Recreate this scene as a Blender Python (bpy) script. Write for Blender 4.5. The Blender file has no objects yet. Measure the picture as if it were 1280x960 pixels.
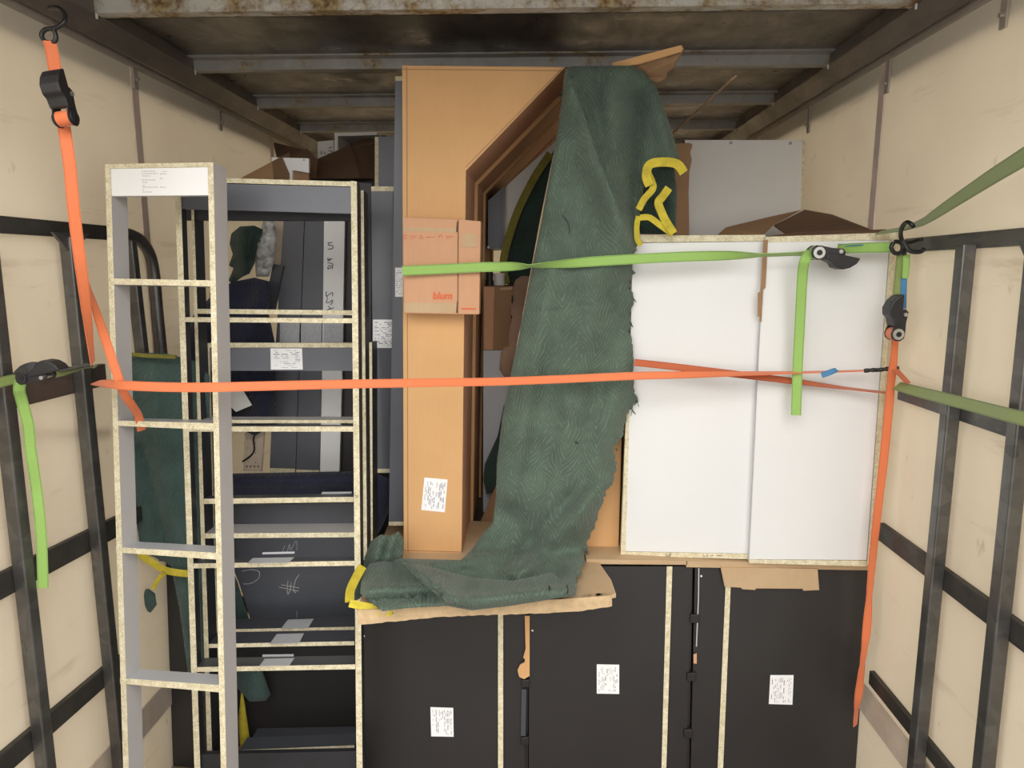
import bpy, bmesh, math, random
from mathutils import Vector, Matrix, geometry, noise
random.seed(7)
SC = bpy.context.scene
COL = SC.collection
# ------------------------------------------------------------ camera
FPX, VX, VY, CZ = 885.0, 670.0, 334.0, 1.80          # focal length in pixels of the 1280 px frame, depth vanishing point, eye height
_t = math.atan((480-VY)/FPX); _p = math.atan((VX-640)*math.cos(_t)/FPX)
CF = Vector((-math.sin(_p)*math.cos(_t), math.cos(_p)*math.cos(_t), -math.sin(_t)))
CR = Vector((math.cos(_p), math.sin(_p), 0)); CU = CR.cross(CF)
CO = Vector((0, 0, CZ))
cam = bpy.data.objects.new('camera', bpy.data.cameras.new('camera')); COL.objects.link(cam)
m3 = Matrix((CR, CU, -CF)).transposed(); cam.matrix_world = Matrix.Translation(CO) @ m3.to_4x4()
cam.data.sensor_width = 36; cam.data.lens = FPX/1280*36; cam.data.clip_start = 0.02
SC.camera = cam
# ------------------------------------------------------------ sky, daylight, exposure
W = bpy.data.worlds.new('overcast'); SC.world = W; W.use_nodes = True
W.node_tree.nodes['Background'].inputs[0].default_value = (1.0, 0.975, 0.93, 1)
W.node_tree.nodes['Background'].inputs[1].default_value = 0.92
sun = bpy.data.lights.new('daylight', 'AREA'); sun.shape = 'RECTANGLE'; sun.size = 3.6; sun.size_y = 2.4; sun.energy = 38; sun.color = (1, .98, .95)
so = bpy.data.objects.new('daylight', sun); COL.objects.link(so); so.location = (0.0, -1.6, 3.9)
so.rotation_euler = (Vector((0, 2.2, .9))-so.location).to_track_quat('-Z', 'Y').to_euler()
SC.view_settings.view_transform = 'Standard'; SC.view_settings.look = 'None'; SC.view_settings.gamma = 1
SC.view_settings.use_curve_mapping = False; SC.view_settings.exposure = 1.15

# ------------------------------------------------------------ geometry helpers
def ray(x, y): return CF + CR*((x-640)/FPX) + CU*((480-y)/FPX)
def atY(x, y, Y): r = ray(x, y); return CO + r*(Y/r.y)
def atX(x, y, X): r = ray(x, y); return CO + r*(X/r.x)
def atZ(x, y, z): r = ray(x, y); return CO + r*((z-CZ)/r.z)

def props(o, label=None, cat=None, group=None, kind=None):
    if label: o['label'] = label
    if cat: o['category'] = cat
    if group: o['group'] = group
    if kind: o['kind'] = kind
    return o

class MB:
    def __init__(s): s.v = []; s.f = []; s.mi = []; s.uv = {}
    def add(s, vs, fs, mi=0):
        n = len(s.v); s.v += [Vector(v) for v in vs]
        s.f += [tuple(i+n for i in f) for f in fs]
        s.mi += ([mi]*len(fs) if isinstance(mi, int) else list(mi)); return s
    def box(s, a, b, mi=0):
        x0, y0, z0 = a; x1, y1, z1 = b
        return s.add([(x0,y0,z0),(x1,y0,z0),(x1,y1,z0),(x0,y1,z0),(x0,y0,z1),(x1,y0,z1),(x1,y1,z1),(x0,y1,z1)],
            [(0,3,2,1),(4,5,6,7),(0,1,5,4),(2,3,7,6),(1,2,6,5),(3,0,4,7)], mi)
    def prism(s, front, back, mf=0, ms=0, mb=None):
        n = len(front)
        return s.add(list(front)+list(back), [tuple(range(n)), tuple(reversed(range(n, 2*n)))]+[(i, i+n, (i+1) % n+n, (i+1) % n) for i in range(n)],
            [mf, ms if mb is None else mb]+[ms]*n)
    def tube(s, pts, r, n=8, mi=0, closed=False):
        pts = [Vector(p) for p in pts]; rings = []
        rr = r if isinstance(r, (list, tuple)) else [r]*len(pts)
        N = len(pts); prev = None; base = len(s.v)
        for i, p in enumerate(pts):
            t = (pts[(i+1) % N]-pts[i-1]) if closed else (pts[min(i+1, N-1)]-pts[max(i-1, 0)])
            t = t.normalized() if t.length > 1e-9 else Vector((0,0,1))
            if prev is None: a = t.orthogonal().normalized()
            else:
                a = prev - t*prev.dot(t); a = a.normalized() if a.length > 1e-6 else t.orthogonal().normalized()
            prev = a; b = t.cross(a)
            s.v += [p + (a*math.cos(k*2*math.pi/n)+b*math.sin(k*2*math.pi/n))*rr[i] for k in range(n)]
        for i in range(N if closed else N-1):
            j = (i+1) % N
            for k in range(n):
                s.f.append((base+i*n+k, base+i*n+(k+1) % n, base+j*n+(k+1) % n, base+j*n+k)); s.mi.append(mi)
        if not closed:
            s.f.append(tuple(base+k for k in reversed(range(n)))); s.mi.append(mi)
            s.f.append(tuple(base+(N-1)*n+k for k in range(n))); s.mi.append(mi)
        return s
    def disc(s, c, axis, r, h, n=20, mi=0):
        c = Vector(c); axis = Vector(axis).normalized(); return s.tube([c-axis*h/2, c+axis*h/2], r, n, mi)
    def build(s, name, mats, parent=None, M=None, smooth=False, bevel=0, recenter=True):
        if not isinstance(mats, (list, tuple)): mats = [mats]
        me = bpy.data.meshes.new(name)
        off = Vector((0, 0, 0))
        if parent is None and M is None and recenter and s.v:
            xs = [v.x for v in s.v]; ys = [v.y for v in s.v]; zs = [v.z for v in s.v]
            off = Vector(((min(xs)+max(xs))/2, (min(ys)+max(ys))/2, min(zs)))
        me.from_pydata([tuple(v-off) for v in s.v], [], s.f)
        for m in mats: me.materials.append(m)
        for p, k in zip(me.polygons, s.mi): p.material_index = k
        bm = bmesh.new(); bm.from_mesh(me); bmesh.ops.recalc_face_normals(bm, faces=bm.faces); bm.to_mesh(me); bm.free()
        if s.uv:
            ul = me.uv_layers.new(name='uv')
            for l in me.loops: ul.data[l.index].uv = s.uv.get(l.vertex_index, (0, 0))
        if smooth:
            me.shade_smooth()
            if smooth == 'auto': me.set_sharp_from_angle(angle=math.radians(40))
        me.validate(); me.update()
        o = bpy.data.objects.new(name, me); COL.objects.link(o)
        if parent is not None: o.parent = parent
        if M is not None: o.matrix_world = M
        elif parent is None: o.location = off
        if bevel:
            bv = o.modifiers.new('bevel', 'BEVEL'); bv.width = bevel; bv.segments = 2; bv.limit_method = 'ANGLE'
        return o

class PL:
    """a plane in the world: u to the right, v up, b backwards; pixels are intersected with it"""
    def __init__(s, px, py, Y, yaw=0, lean=0):
        s.O = atY(px, py, Y); a = math.radians(yaw); l = math.radians(lean)
        s.u = Vector((math.cos(a), -math.sin(a), 0)); bk = Vector((math.sin(a), math.cos(a), 0))
        s.v = bk*math.sin(l) + Vector((0, 0, math.cos(l))); s.b = s.v.cross(s.u)
        s.M = Matrix((s.u, s.b, s.v)).transposed().to_4x4(); s.M.translation = s.O
    def uv(s, px, py, d=0.0):
        r = ray(px, min(py, 960)); o = s.O + s.b*d
        p = CO + r*((o-CO).dot(s.b)/r.dot(s.b)); q = p - s.O
        u, v = q.dot(s.u), q.dot(s.v)
        if py > 960:                                     # runs on down to the floor
            v = (0.0 - s.O.z - s.b.z*d)/s.v.z
        return Vector((u, d, v))
    def w(s, px, py, d=0.0): q = s.uv(px, py, d); return s.O+s.u*q.x+s.b*q.y+s.v*q.z
    def poly(s, mb, pts, d0, d1, mf=0, ms=0, mb_=None):
        fr = [s.uv(x, y, d0) for x, y in pts]; bk = [Vector((q.x, d1, q.z)) for q in fr]
        return mb.prism(fr, bk, mf, ms, mb_)
    def part(s, name, pts, d0, d1, mats, parent=None, bevel=0, **k):
        mb = MB(); mats = mats if isinstance(mats, (list, tuple)) else [mats]
        s.poly(mb, pts, d0, d1, 0, len(mats)-1)
        return mb.build(name, mats, parent, None if parent is not None else s.M, bevel=bevel, **k)
    def root(s, name, label, cat, group=None):
        o = bpy.data.objects.new(name, None); COL.objects.link(o); o.matrix_world = s.M; o.empty_display_size = .05
        return props(o, label, cat, group)

def empty(name, loc, label=None, cat=None, group=None, kind=None):
    o = bpy.data.objects.new(name, None); COL.objects.link(o); o.location = loc; o.empty_display_size = .05
    return props(o, label, cat, group, kind)

def catmull(pts, n=8):
    P = [Vector(p) for p in pts]; out = []
    for i in range(len(P)-1):
        a, b, c, d = P[max(i-1, 0)], P[i], P[i+1], P[min(i+2, len(P)-1)]
        for k in range(n):
            t = k/n; out.append(.5*((2*b)+(c-a)*t+(2*a-5*b+4*c-d)*t*t+(3*b-a-3*c+d)*t**3))
    out.append(P[-1]); return out

def ribbon(name, pts, w, mat, th=.0022, parent=None, n=6, wob=0.0, smooth_curve=True):
    """webbing: pts = (px, py, Y, twist degrees) ; real width w metres; a twist turns the band edge-on"""
    W4 = []
    for p in pts:
        q = atY(p[0], p[1], p[2]); W4.append((q, p[3] if len(p) > 3 else 0))
    cs = catmull([a for a, _ in W4], n) if smooth_curve else [a for a, _ in W4]
    tw = []
    for i in range(len(W4)-1):
        for k in range(n): tw.append(W4[i][1]+(W4[i+1][1]-W4[i][1])*k/n)
    tw.append(W4[-1][1])
    if not smooth_curve: tw = [a for _, a in W4]
    mb = MB(); L = 0; N = len(cs)
    for i, c in enumerate(cs):
        t = (cs[min(i+1, N-1)]-cs[max(i-1, 0)]).normalized()
        view = (c-CO).normalized(); view = view - t*view.dot(t)
        if view.length < .2: view = Vector((0,0,1)) - t*t.z
        view.normalize(); s = t.cross(view).normalized()
        a = math.radians(tw[i] + (wob*noise.noise(Vector((i*.37, w*100, L*3))) if wob else 0))
        s2 = s*math.cos(a)+view*math.sin(a); n2 = t.cross(s2).normalized()
        if i: L += (c-cs[i-1]).length
        for k, (sx, sn) in enumerate(((-.5, -.5), (.5, -.5), (.5, .5), (-.5, .5))):
            mb.uv[len(mb.v)] = ((sx+.5), L/w); mb.v.append(c+s2*(w*sx)+n2*(th*sn))
    for i in range(N-1):
        for k in range(4):
            mb.f.append((i*4+k, i*4+(k+1) % 4, i*4+4+(k+1) % 4, i*4+4+k)); mb.mi.append(0)
    mb.f += [(3, 2, 1, 0), (N*4-4, N*4-3, N*4-2, N*4-1)]; mb.mi += [0, 0]
    if parent is not None:
        inv = parent.matrix_world.inverted() if parent.matrix_world != Matrix() else Matrix.Translation(-parent.location)
        mb.v = [inv @ v for v in mb.v]
        return mb.build(name, mat, parent, smooth='auto')
    return mb.build(name, mat, smooth='auto')

def inside(p, poly):
    x, y = p; c = False; n = len(poly); j = n-1
    for i in range(n):
        xi, yi = poly[i]; xj, yj = poly[j]
        if (yi > y) != (yj > y) and x < (xj-xi)*(y-yi)/(yj-yi)+xi: c = not c
        j = i
    return c
def segd(px, py, a, b):
    ax, ay = a; bx, by = b; dx, dy = bx-ax, by-ay; L = dx*dx+dy*dy or 1e-9
    t = max(0, min(1, ((px-ax)*dx+(py-ay)*dy)/L)); return math.hypot(px-ax-t*dx, py-ay-t*dy)
def ridge(x, y, a, b, w, amp): d = segd(x, y, a, b); return -amp*math.exp(-(d/w)**2)
def crease(x, y, a, b, w, amp, sh=2.0):
    """a lap of cloth: thick on the left side of a->b, dropping sharply at the line"""
    dx, dy = b[0]-a[0], b[1]-a[1]; L = math.hypot(dx, dy)
    s = ((x-a[0])*dy-(y-a[1])*dx)/L; t = ((x-a[0])*dx+(y-a[1])*dy)/L
    fade = max(0, min(1, min(t, L-t)/18+.6)) if -18 < t < L+18 else 0
    return -amp*fade*(math.exp(-s/w) if s > 0 else math.exp(s/sh))

def cloth(name, outline, depth, mat, step=6, th=.008, curl=.012, ragged=(), parent=None, uvs=1.0, hidden=None):
    out = []
    n = len(outline)
    for i in range(n):
        a, b = outline[i], outline[(i+1) % n]; L = math.hypot(b[0]-a[0], b[1]-a[1])
        rg = i in ragged; m = max(1, int(L/(3 if rg else step)))
        for k in range(m):
            x = a[0]+(b[0]-a[0])*k/m; y = a[1]+(b[1]-a[1])*k/m
            if rg and k:
                q = noise.noise(Vector((x*.11, y*.11, 3)))*6+(random.uniform(-3, 3) if random.random() < .2 else random.uniform(-.6, .6))
                x += q*(b[1]-a[1])/L; y -= q*(b[0]-a[0])/L
            out.append((x, y))
    xs = [p[0] for p in out]; ys = [p[1] for p in out]
    P = [Vector(p) for p in out]; ne = len(P); E = [(i, (i+1) % ne) for i in range(ne)]
    y = min(ys)
    while y < max(ys):
        x = min(xs)
        while x < max(xs):
            q = (x+random.uniform(-1, 1)*step*.25, y+random.uniform(-1, 1)*step*.25)
            if inside(q, out) and min(segd(q[0], q[1], out[i], out[(i+1) % ne]) for i in range(ne)) > step*.55: P.append(Vector(q))
            x += step
        y += step
    vs, es, fs, *_ = geometry.delaunay_2d_cdt(P, E, [tuple(range(ne))], 1, 1e-4)
    mb = MB(); N = len(vs)
    bd = [min(segd(v.x, v.y, out[i], out[(i+1) % ne]) for i in range(ne)) for v in vs]
    for side in (0, 1):
        for v, e in zip(vs, bd):
            Y = depth(v.x, v.y) + noise.noise(Vector((v.x*.03, v.y*.03, 0)))*.006 + noise.noise(Vector((v.x*.09, v.y*.09, 5)))*.0025
            if e < 9: Y += curl*(1-e/9)**2
            if side: Y += th*min(1, .25+e/6)
            w = atY(v.x, v.y, Y)
            mb.uv[len(mb.v)] = (v.x/400*uvs, -v.y/400*uvs); mb.v.append(w)
    cnt = {}
    for f in fs:
        mb.f.append(tuple(f)); mb.f.append(tuple(i+N for i in reversed(f))); mb.mi += [0, 0]
        for k in range(len(f)):
            e = (f[k], f[(k+1) % len(f)]); cnt[tuple(sorted(e))] = cnt.get(tuple(sorted(e)), []) + [e]
    for k, l in cnt.items():
        if len(l) == 1: a, b = l[0]; mb.f.append((b, a, a+N, b+N)); mb.mi.append(0)
    if parent is not None:
        mb.v = [v-parent.location for v in mb.v]; return mb.build(name, mat, parent, smooth=True)
    return mb.build(name, mat, smooth=True)

# ------------------------------------------------------------ materials
def nmat(name):
    m = bpy.data.materials.new(name); m.use_nodes = True; nt = m.node_tree
    return m, nt, nt.nodes['Principled BSDF']
def N(nt, t, **k):
    n = nt.nodes.new(t)
    for a, b in k.items():
        if a in n.inputs: n.inputs[a].default_value = b
        else: setattr(n, a, b)
    return n
def ramp(nt, src, stops):
    r = nt.nodes.new('ShaderNodeValToRGB'); nt.links.new(src, r.inputs[0])
    e = r.color_ramp.elements
    while len(e) < len(stops): e.new(.5)
    for x, (p, c) in zip(e, stops): x.position = p; x.color = (*c, 1)
    return r.outputs[0]
def mixc(nt, f, a, b, mode='MIX'):
    m = nt.nodes.new('ShaderNodeMix'); m.data_type = 'RGBA'; m.blend_type = mode
    for i, s in ((0, f), (6, a), (7, b)):
        if hasattr(s, 'is_linked'): nt.links.new(s, m.inputs[i])
        elif isinstance(s, (int, float)): m.inputs[i].default_value = s
        else: m.inputs[i].default_value = (*s, 1)
    return m.outputs[2]
def mth(nt, op, a, b=None):
    m = nt.nodes.new('ShaderNodeMath'); m.operation = op
    for i, s in ((0, a), (1, b)):
        if s is None: continue
        if hasattr(s, 'is_linked'): nt.links.new(s, m.inputs[i])
        else: m.inputs[i].default_value = s
    return m.outputs[0]
def coords(nt, scale=(1, 1, 1), kind='Object', rot=(0, 0, 0)):
    t = nt.nodes.new('ShaderNodeTexCoord'); mp = nt.nodes.new('ShaderNodeMapping')
    nt.links.new(t.outputs[kind], mp.inputs[0]); mp.inputs['Scale'].default_value = scale; mp.inputs['Rotation'].default_value = rot
    return mp.outputs[0]
def noi(nt, co, scale, detail=4, rough=.5):
    n = N(nt, 'ShaderNodeTexNoise', Scale=scale, Detail=detail, Roughness=rough); nt.links.new(co, n.inputs['Vector']); return n.outputs[0]
def bump(nt, h, strength, dist, bsdf):
    b = N(nt, 'ShaderNodeBump', Strength=strength, Distance=dist); nt.links.new(h, b.inputs['Height']); nt.links.new(b.outputs[0], bsdf.inputs['Normal'])
def simple(name, col, rough=.5, metal=0, var=.12, scale=8, bmp=0, bscale=60, coat=0, stretch=(1, 1, 1)):
    m, nt, b = nmat(name); co = coords(nt, stretch)
    c2 = tuple(max(0, c*(1-var)) for c in col); c3 = tuple(min(1, c*(1+var)) for c in col)
    nt.links.new(ramp(nt, noi(nt, co, scale, 6, .6), [(.3, c2), (.7, c3)]), b.inputs['Base Color'])
    b.inputs['Roughness'].default_value = rough; b.inputs['Metallic'].default_value = metal; b.inputs['Coat Weight'].default_value = coat
    if bmp: bump(nt, noi(nt, co, bscale, 5), bmp, .004, b)
    return m

def ply_wall():
    m, nt, b = nmat('painted_plywood'); co = coords(nt)
    base = ramp(nt, noi(nt, co, 1.3, 5, .55), [(.3, (.83, .75, .625)), (.55, (.89, .82, .69)), (.75, (.91, .83, .735))])
    st = ramp(nt, noi(nt, coords(nt, (1, .35, 3.2)), 3.0, 7, .7), [(.28, (.72, .68, .62)), (.42, (1, 1, 1))])
    c = mixc(nt, .8, base, st, 'MULTIPLY')
    sp = ramp(nt, noi(nt, coords(nt, (1, 1.6, 1)), 7.5, 3, .6), [(.68, (1, 1, 1)), (.76, (.6, .55, .48))])
    c = mixc(nt, .55, c, sp, 'MULTIPLY'); nt.links.new(c, b.inputs['Base Color'])
    b.inputs['Roughness'].default_value = .55; bump(nt, noi(nt, coords(nt, (1, 1, .3)), 30, 4), .15, .004, b)
    tr = nt.nodes.new('ShaderNodeBsdfTranslucent'); nt.links.new(c, tr.inputs[0]); mx = nt.nodes.new('ShaderNodeMixShader'); mx.inputs[0].default_value = .38
    nt.links.new(b.outputs[0], mx.inputs[1]); nt.links.new(tr.outputs[0], mx.inputs[2]); nt.links.new(mx.outputs[0], nt.nodes['Material Output'].inputs[0])
    return m                                        # thin glass-fibre faced panels let some daylight through
def chip():
    m, nt, b = nmat('chipboard_edge'); co = coords(nt)
    v = N(nt, 'ShaderNodeTexVoronoi', Scale=330); nt.links.new(co, v.inputs['Vector'])
    c = ramp(nt, v.outputs['Color'], [(0, (.34, .26, .14)), (.3, (.60, .53, .32)), (.6, (.76, .69, .48)), (1, (.88, .83, .64))])
    c = mixc(nt, .45, c, ramp(nt, noi(nt, co, 45, 4), [(.35, (.50, .42, .26)), (.65, (.86, .80, .62))]))
    nt.links.new(c, b.inputs['Base Color']); b.inputs['Roughness'].default_value = .85; bump(nt, v.outputs['Distance'], .3, .002, b); return m
def cardboard(name, col, col2):
    m, nt, b = nmat(name); co = coords(nt)
    c = ramp(nt, noi(nt, co, 5, 6, .6), [(.3, col2), (.7, col)])
    fl = noi(nt, coords(nt, (9, 9, .6)), 14, 2)
    c = mixc(nt, .03, c, ramp(nt, fl, [(.35, tuple(x*.6 for x in col)), (.6, (1, 1, 1))]), 'MULTIPLY')
    nt.links.new(c, b.inputs['Base Color']); b.inputs['Roughness'].default_value = .8; bump(nt, noi(nt, coords(nt, (1, 1, .5)), 160, 2), .03, .002, b); return m
def blanket(name, base, line, dens=26.0, strength=.6):
    m, nt, b = nmat(name); t = nt.nodes.new('ShaderNodeTexCoord'); s = nt.nodes.new('ShaderNodeSeparateXYZ')
    nt.links.new(t.outputs['UV'], s.inputs[0]); u, v = s.outputs[0], s.outputs[1]
    wv = mth(nt, 'MULTIPLY', noi(nt, t.outputs['UV'], 4, 3), .17)
    tri = mth(nt, 'PINGPONG', mth(nt, 'ADD', u, wv), .045)            # zigzag quilting
    q = mth(nt, 'ADD', mth(nt, 'ADD', v, mth(nt, 'MULTIPLY', tri, 2.0)), mth(nt, 'MULTIPLY', noi(nt, t.outputs['UV'], 11, 3), .055))
    fr = mth(nt, 'FRACT', mth(nt, 'MULTIPLY', q, dens*2)); d = mth(nt, 'ABSOLUTE', mth(nt, 'SUBTRACT', fr, .5))
    ln = ramp(nt, d, [(0, (1, 1, 1)), (.06, (.6, .6, .6)), (.14, (0, 0, 0))])
    brk = ramp(nt, noi(nt, t.outputs['UV'], 60, 3), [(.42, (.08, .08, .08)), (.62, (1, 1, 1))])
    lf = mixc(nt, 1.0, ln, brk, 'MULTIPLY')
    bs = ramp(nt, noi(nt, t.outputs['UV'], 9, 5), [(.3, tuple(x*.78 for x in base)), (.7, tuple(x*1.18 for x in base))])
    f = nt.nodes.new('ShaderNodeRGBToBW'); nt.links.new(lf, f.inputs[0])
    nt.links.new(mixc(nt, mth(nt, 'MULTIPLY', f.outputs[0], strength), bs, line), b.inputs['Base Color'])
    b.inputs['Roughness'].default_value = .92; b.inputs['Sheen Weight'].default_value = .15
    h = mth(nt, 'SUBTRACT', mth(nt, 'MULTIPLY', d, 1.6), mth(nt, 'MULTIPLY', noi(nt, t.outputs['UV'], 160, 2), .3))
    bump(nt, h, .5, .004, b); return m
def webbing(name, col, dark):
    m, nt, b = nmat(name); t = nt.nodes.new('ShaderNodeTexCoord'); s = nt.nodes.new('ShaderNodeSeparateXYZ')
    nt.links.new(t.outputs['UV'], s.inputs[0]); u, v = s.outputs[0], s.outputs[1]
    e = mth(nt, 'ABSOLUTE', mth(nt, 'SUBTRACT', mth(nt, 'ABSOLUTE', mth(nt, 'SUBTRACT', u, .5)), .44))
    c = mixc(nt, ramp(nt, e, [(0, (.9, .9, .9)), (.05, (.25, .25, .25)), (.10, (0, 0, 0))]), col, dark)
    c = mixc(nt, ramp(nt, noi(nt, t.outputs['UV'], 3, 5), [(.35, (.4, .4, .4)), (.6, (0, 0, 0))]), c, tuple((a*.8+d*.3) for a, d in zip(col, dark)))
    nt.links.new(c, b.inputs['Base Color']); b.inputs['Roughness'].default_value = .6; b.inputs['Sheen Weight'].default_value = .2
    w = mth(nt, 'SINE', mth(nt, 'MULTIPLY', v, 60)); bump(nt, mth(nt, 'ADD', w, mth(nt, 'SINE', mth(nt, 'MULTIPLY', u, 90))), .25, .001, b); return m
def galv(name, a, bcol, rust=0.0, rough=.45, metal=.6):
    m, nt, b = nmat(name); co = coords(nt)
    v = N(nt, 'ShaderNodeTexVoronoi', Scale=28); nt.links.new(coords(nt, (1, .35, 1)), v.inputs['Vector'])
    c = mixc(nt, .5, ramp(nt, v.outputs['Color'], [(0, a), (1, bcol)]), ramp(nt, noi(nt, co, 6, 6, .7), [(.3, a), (.7, bcol)]))
    if rust:
        rf = ramp(nt, noi(nt, coords(nt, (1, 2, 1)), 5, 9, .75), [(.58-rust, (0, 0, 0)), (.70-rust, (1, 1, 1))])
        c = mixc(nt, rf, c, ramp(nt, noi(nt, co, 60, 3), [(.35, (.16, .075, .03)), (.65, (.42, .33, .16))]))
    nt.links.new(c, b.inputs['Base Color']); b.inputs['Roughness'].default_value = rough; b.inputs['Metallic'].default_value = metal
    nt.links.new(ramp(nt, noi(nt, co, 9, 5), [(.3, (rough*.7,)*3), (.7, (min(1, rough*1.4),)*3)]), b.inputs['Roughness'])
    bump(nt, noi(nt, co, 50, 4), .12, .003, b); return m

M = dict(
 ply=ply_wall(), chip=chip(),
 joint=simple('joint_strip', (.66, .53, .45), .5, var=.15, scale=10),
 joint2=simple('pale_kick_strip', (.60, .50, .40), .6, var=.2, scale=6),
 ceil=galv('roof_sheet', (.085, .075, .068), (.23, .205, .185), .0, .34, .75),
 beam=galv('galvanised_beam', (.30, .295, .28), (.42, .41, .39), .05, .5, .4),
 beamr=galv('rusty_galvanised_beam', (.50, .48, .44), (.66, .64, .60), .13, .55, .35),
 rail=galv('brown_rail_steel', (.14, .12, .105), (.22, .19, .165), .0, .42, .5),
 railp=galv('pale_rail_steel', (.42, .37, .32), (.54, .48, .42), .0, .45, .5),
 steel=galv('bare_steel', (.085, .083, .08), (.20, .195, .19), .0, .38, .75),
 steeld=galv('dark_bar_steel', (.04, .037, .033), (.085, .08, .072), .0, .5, .5),
 brownbar=galv('worn_brown_bar', (.06, .045, .04), (.17, .12, .10), .0, .6, .3),
 floor=simple('truck_floor_plywood', (.20, .14, .09), .7, var=.3, scale=6, stretch=(1, 8, 1)),
 yard=simple('yard_concrete', (.24, .235, .225), .9, var=.2),
 dark=simple('anthracite_melamine', (.062, .066, .078), .34, var=.1, scale=3, bmp=.04, bscale=300),
 slate=simple('slate_melamine', (.115, .122, .142), .36, var=.1, scale=3, bmp=.04, bscale=300),
 black=simple('black_melamine', (.026, .024, .024), .42, var=.15, scale=2, bmp=.03, bscale=300),
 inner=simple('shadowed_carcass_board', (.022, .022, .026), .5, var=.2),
 grey=simple('grey_melamine', (.47, .45, .445), .38, var=.05, scale=3),
 grey2=simple('cool_grey_melamine', (.47, .48, .51), .3, var=.05, scale=3),
 white=simple('white_melamine', (.76, .76, .75), .32, var=.015, scale=3),
 whiteb=simple('bright_white_melamine', (.90, .90, .90), .35, var=.01, scale=3),
 offwhite=simple('offwhite_board', (.74, .72, .69), .45, var=.04, scale=3),
 card=cardboard('cardboard', (.70, .405, .18), (.65, .37, .16)),
 cardp=cardboard('pinkish_cardboard', (.62, .345, .20), (.57, .31, .175)),
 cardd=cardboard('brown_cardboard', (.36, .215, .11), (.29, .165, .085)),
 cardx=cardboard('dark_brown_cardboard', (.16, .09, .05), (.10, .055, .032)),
 cardt=cardboard('cardboard_sheet', (.56, .40, .24), (.48, .33, .19)),
 carde=simple('cardboard_cut_edge', (.56, .40, .23), .9, var=.14, scale=50, bmp=.2, bscale=200, stretch=(1, 1, 1)),
 green=blanket('green_quilted_blanket', (.083, .120, .088), (.27, .36, .29), 23, .42),
 greend=blanket('dark_green_blanket', (.022, .045, .034), (.05, .085, .065)),
 teal=blanket('teal_green_blanket', (.050, .090, .080), (.14, .21, .185), 29, .5),
 navy=blanket('navy_quilted_blanket', (.012, .014, .034), (.03, .034, .07), 20, .5),
 hem=simple('yellow_hem_tape', (.55, .44, .035), .8, var=.22, scale=35, bmp=.3, bscale=200),
 hemo=simple('olive_hem_tape', (.20, .18, .03), .85, var=.2, scale=35),
 wgreen=webbing('green_webbing', (.31, .52, .12), (.12, .23, .05)),
 wolive=webbing('olive_webbing', (.23, .30, .085), (.09, .12, .03)),
 worange=webbing('orange_webbing', (.78, .20, .07), (.55, .11, .03)),
 wrust=webbing('rust_webbing', (.52, .115, .035), (.26, .05, .02)),
 wblue=webbing('blue_webbing_tag', (.06, .22, .42), (.03, .12, .25)),
 wblack=webbing('black_webbing', (.02, .018, .018), (.008, .008, .008)),
 rubber=simple('black_plastic', (.018, .017, .019), .45, var=.2, scale=30),
 hook=simple('black_coated_wire', (.02, .02, .02), .35, .2, var=.2),
 zinc=simple('zinc_disc', (.62, .62, .60), .3, .8, var=.1),
 paper=simple('label_paper', (.90, .90, .91), .6, var=.02),
 papers=simple('greyed_label_paper', (.50, .51, .53), .6, var=.04),
 ink=simple('printed_ink', (.36, .36, .39), .7, var=.1),
 inkd=simple('marker_ink', (.03, .03, .03), .6, var=.1),
 chalk=simple('chalk', (.55, .54, .53), .9, var=.2, scale=120),
 redink=simple('red_print', (.70, .13, .05), .7, var=.1),
 wrap=simple('crinkled_plastic_wrap', (.42, .42, .41), .22, var=.45, scale=40, bmp=.8, bscale=45),
 screw=simple('screw_cap', (.75, .75, .73), .4, var=.05),
 wood=simple('weathered_wood', (.34, .23, .14), .8, var=.3, scale=12),
)
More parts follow.
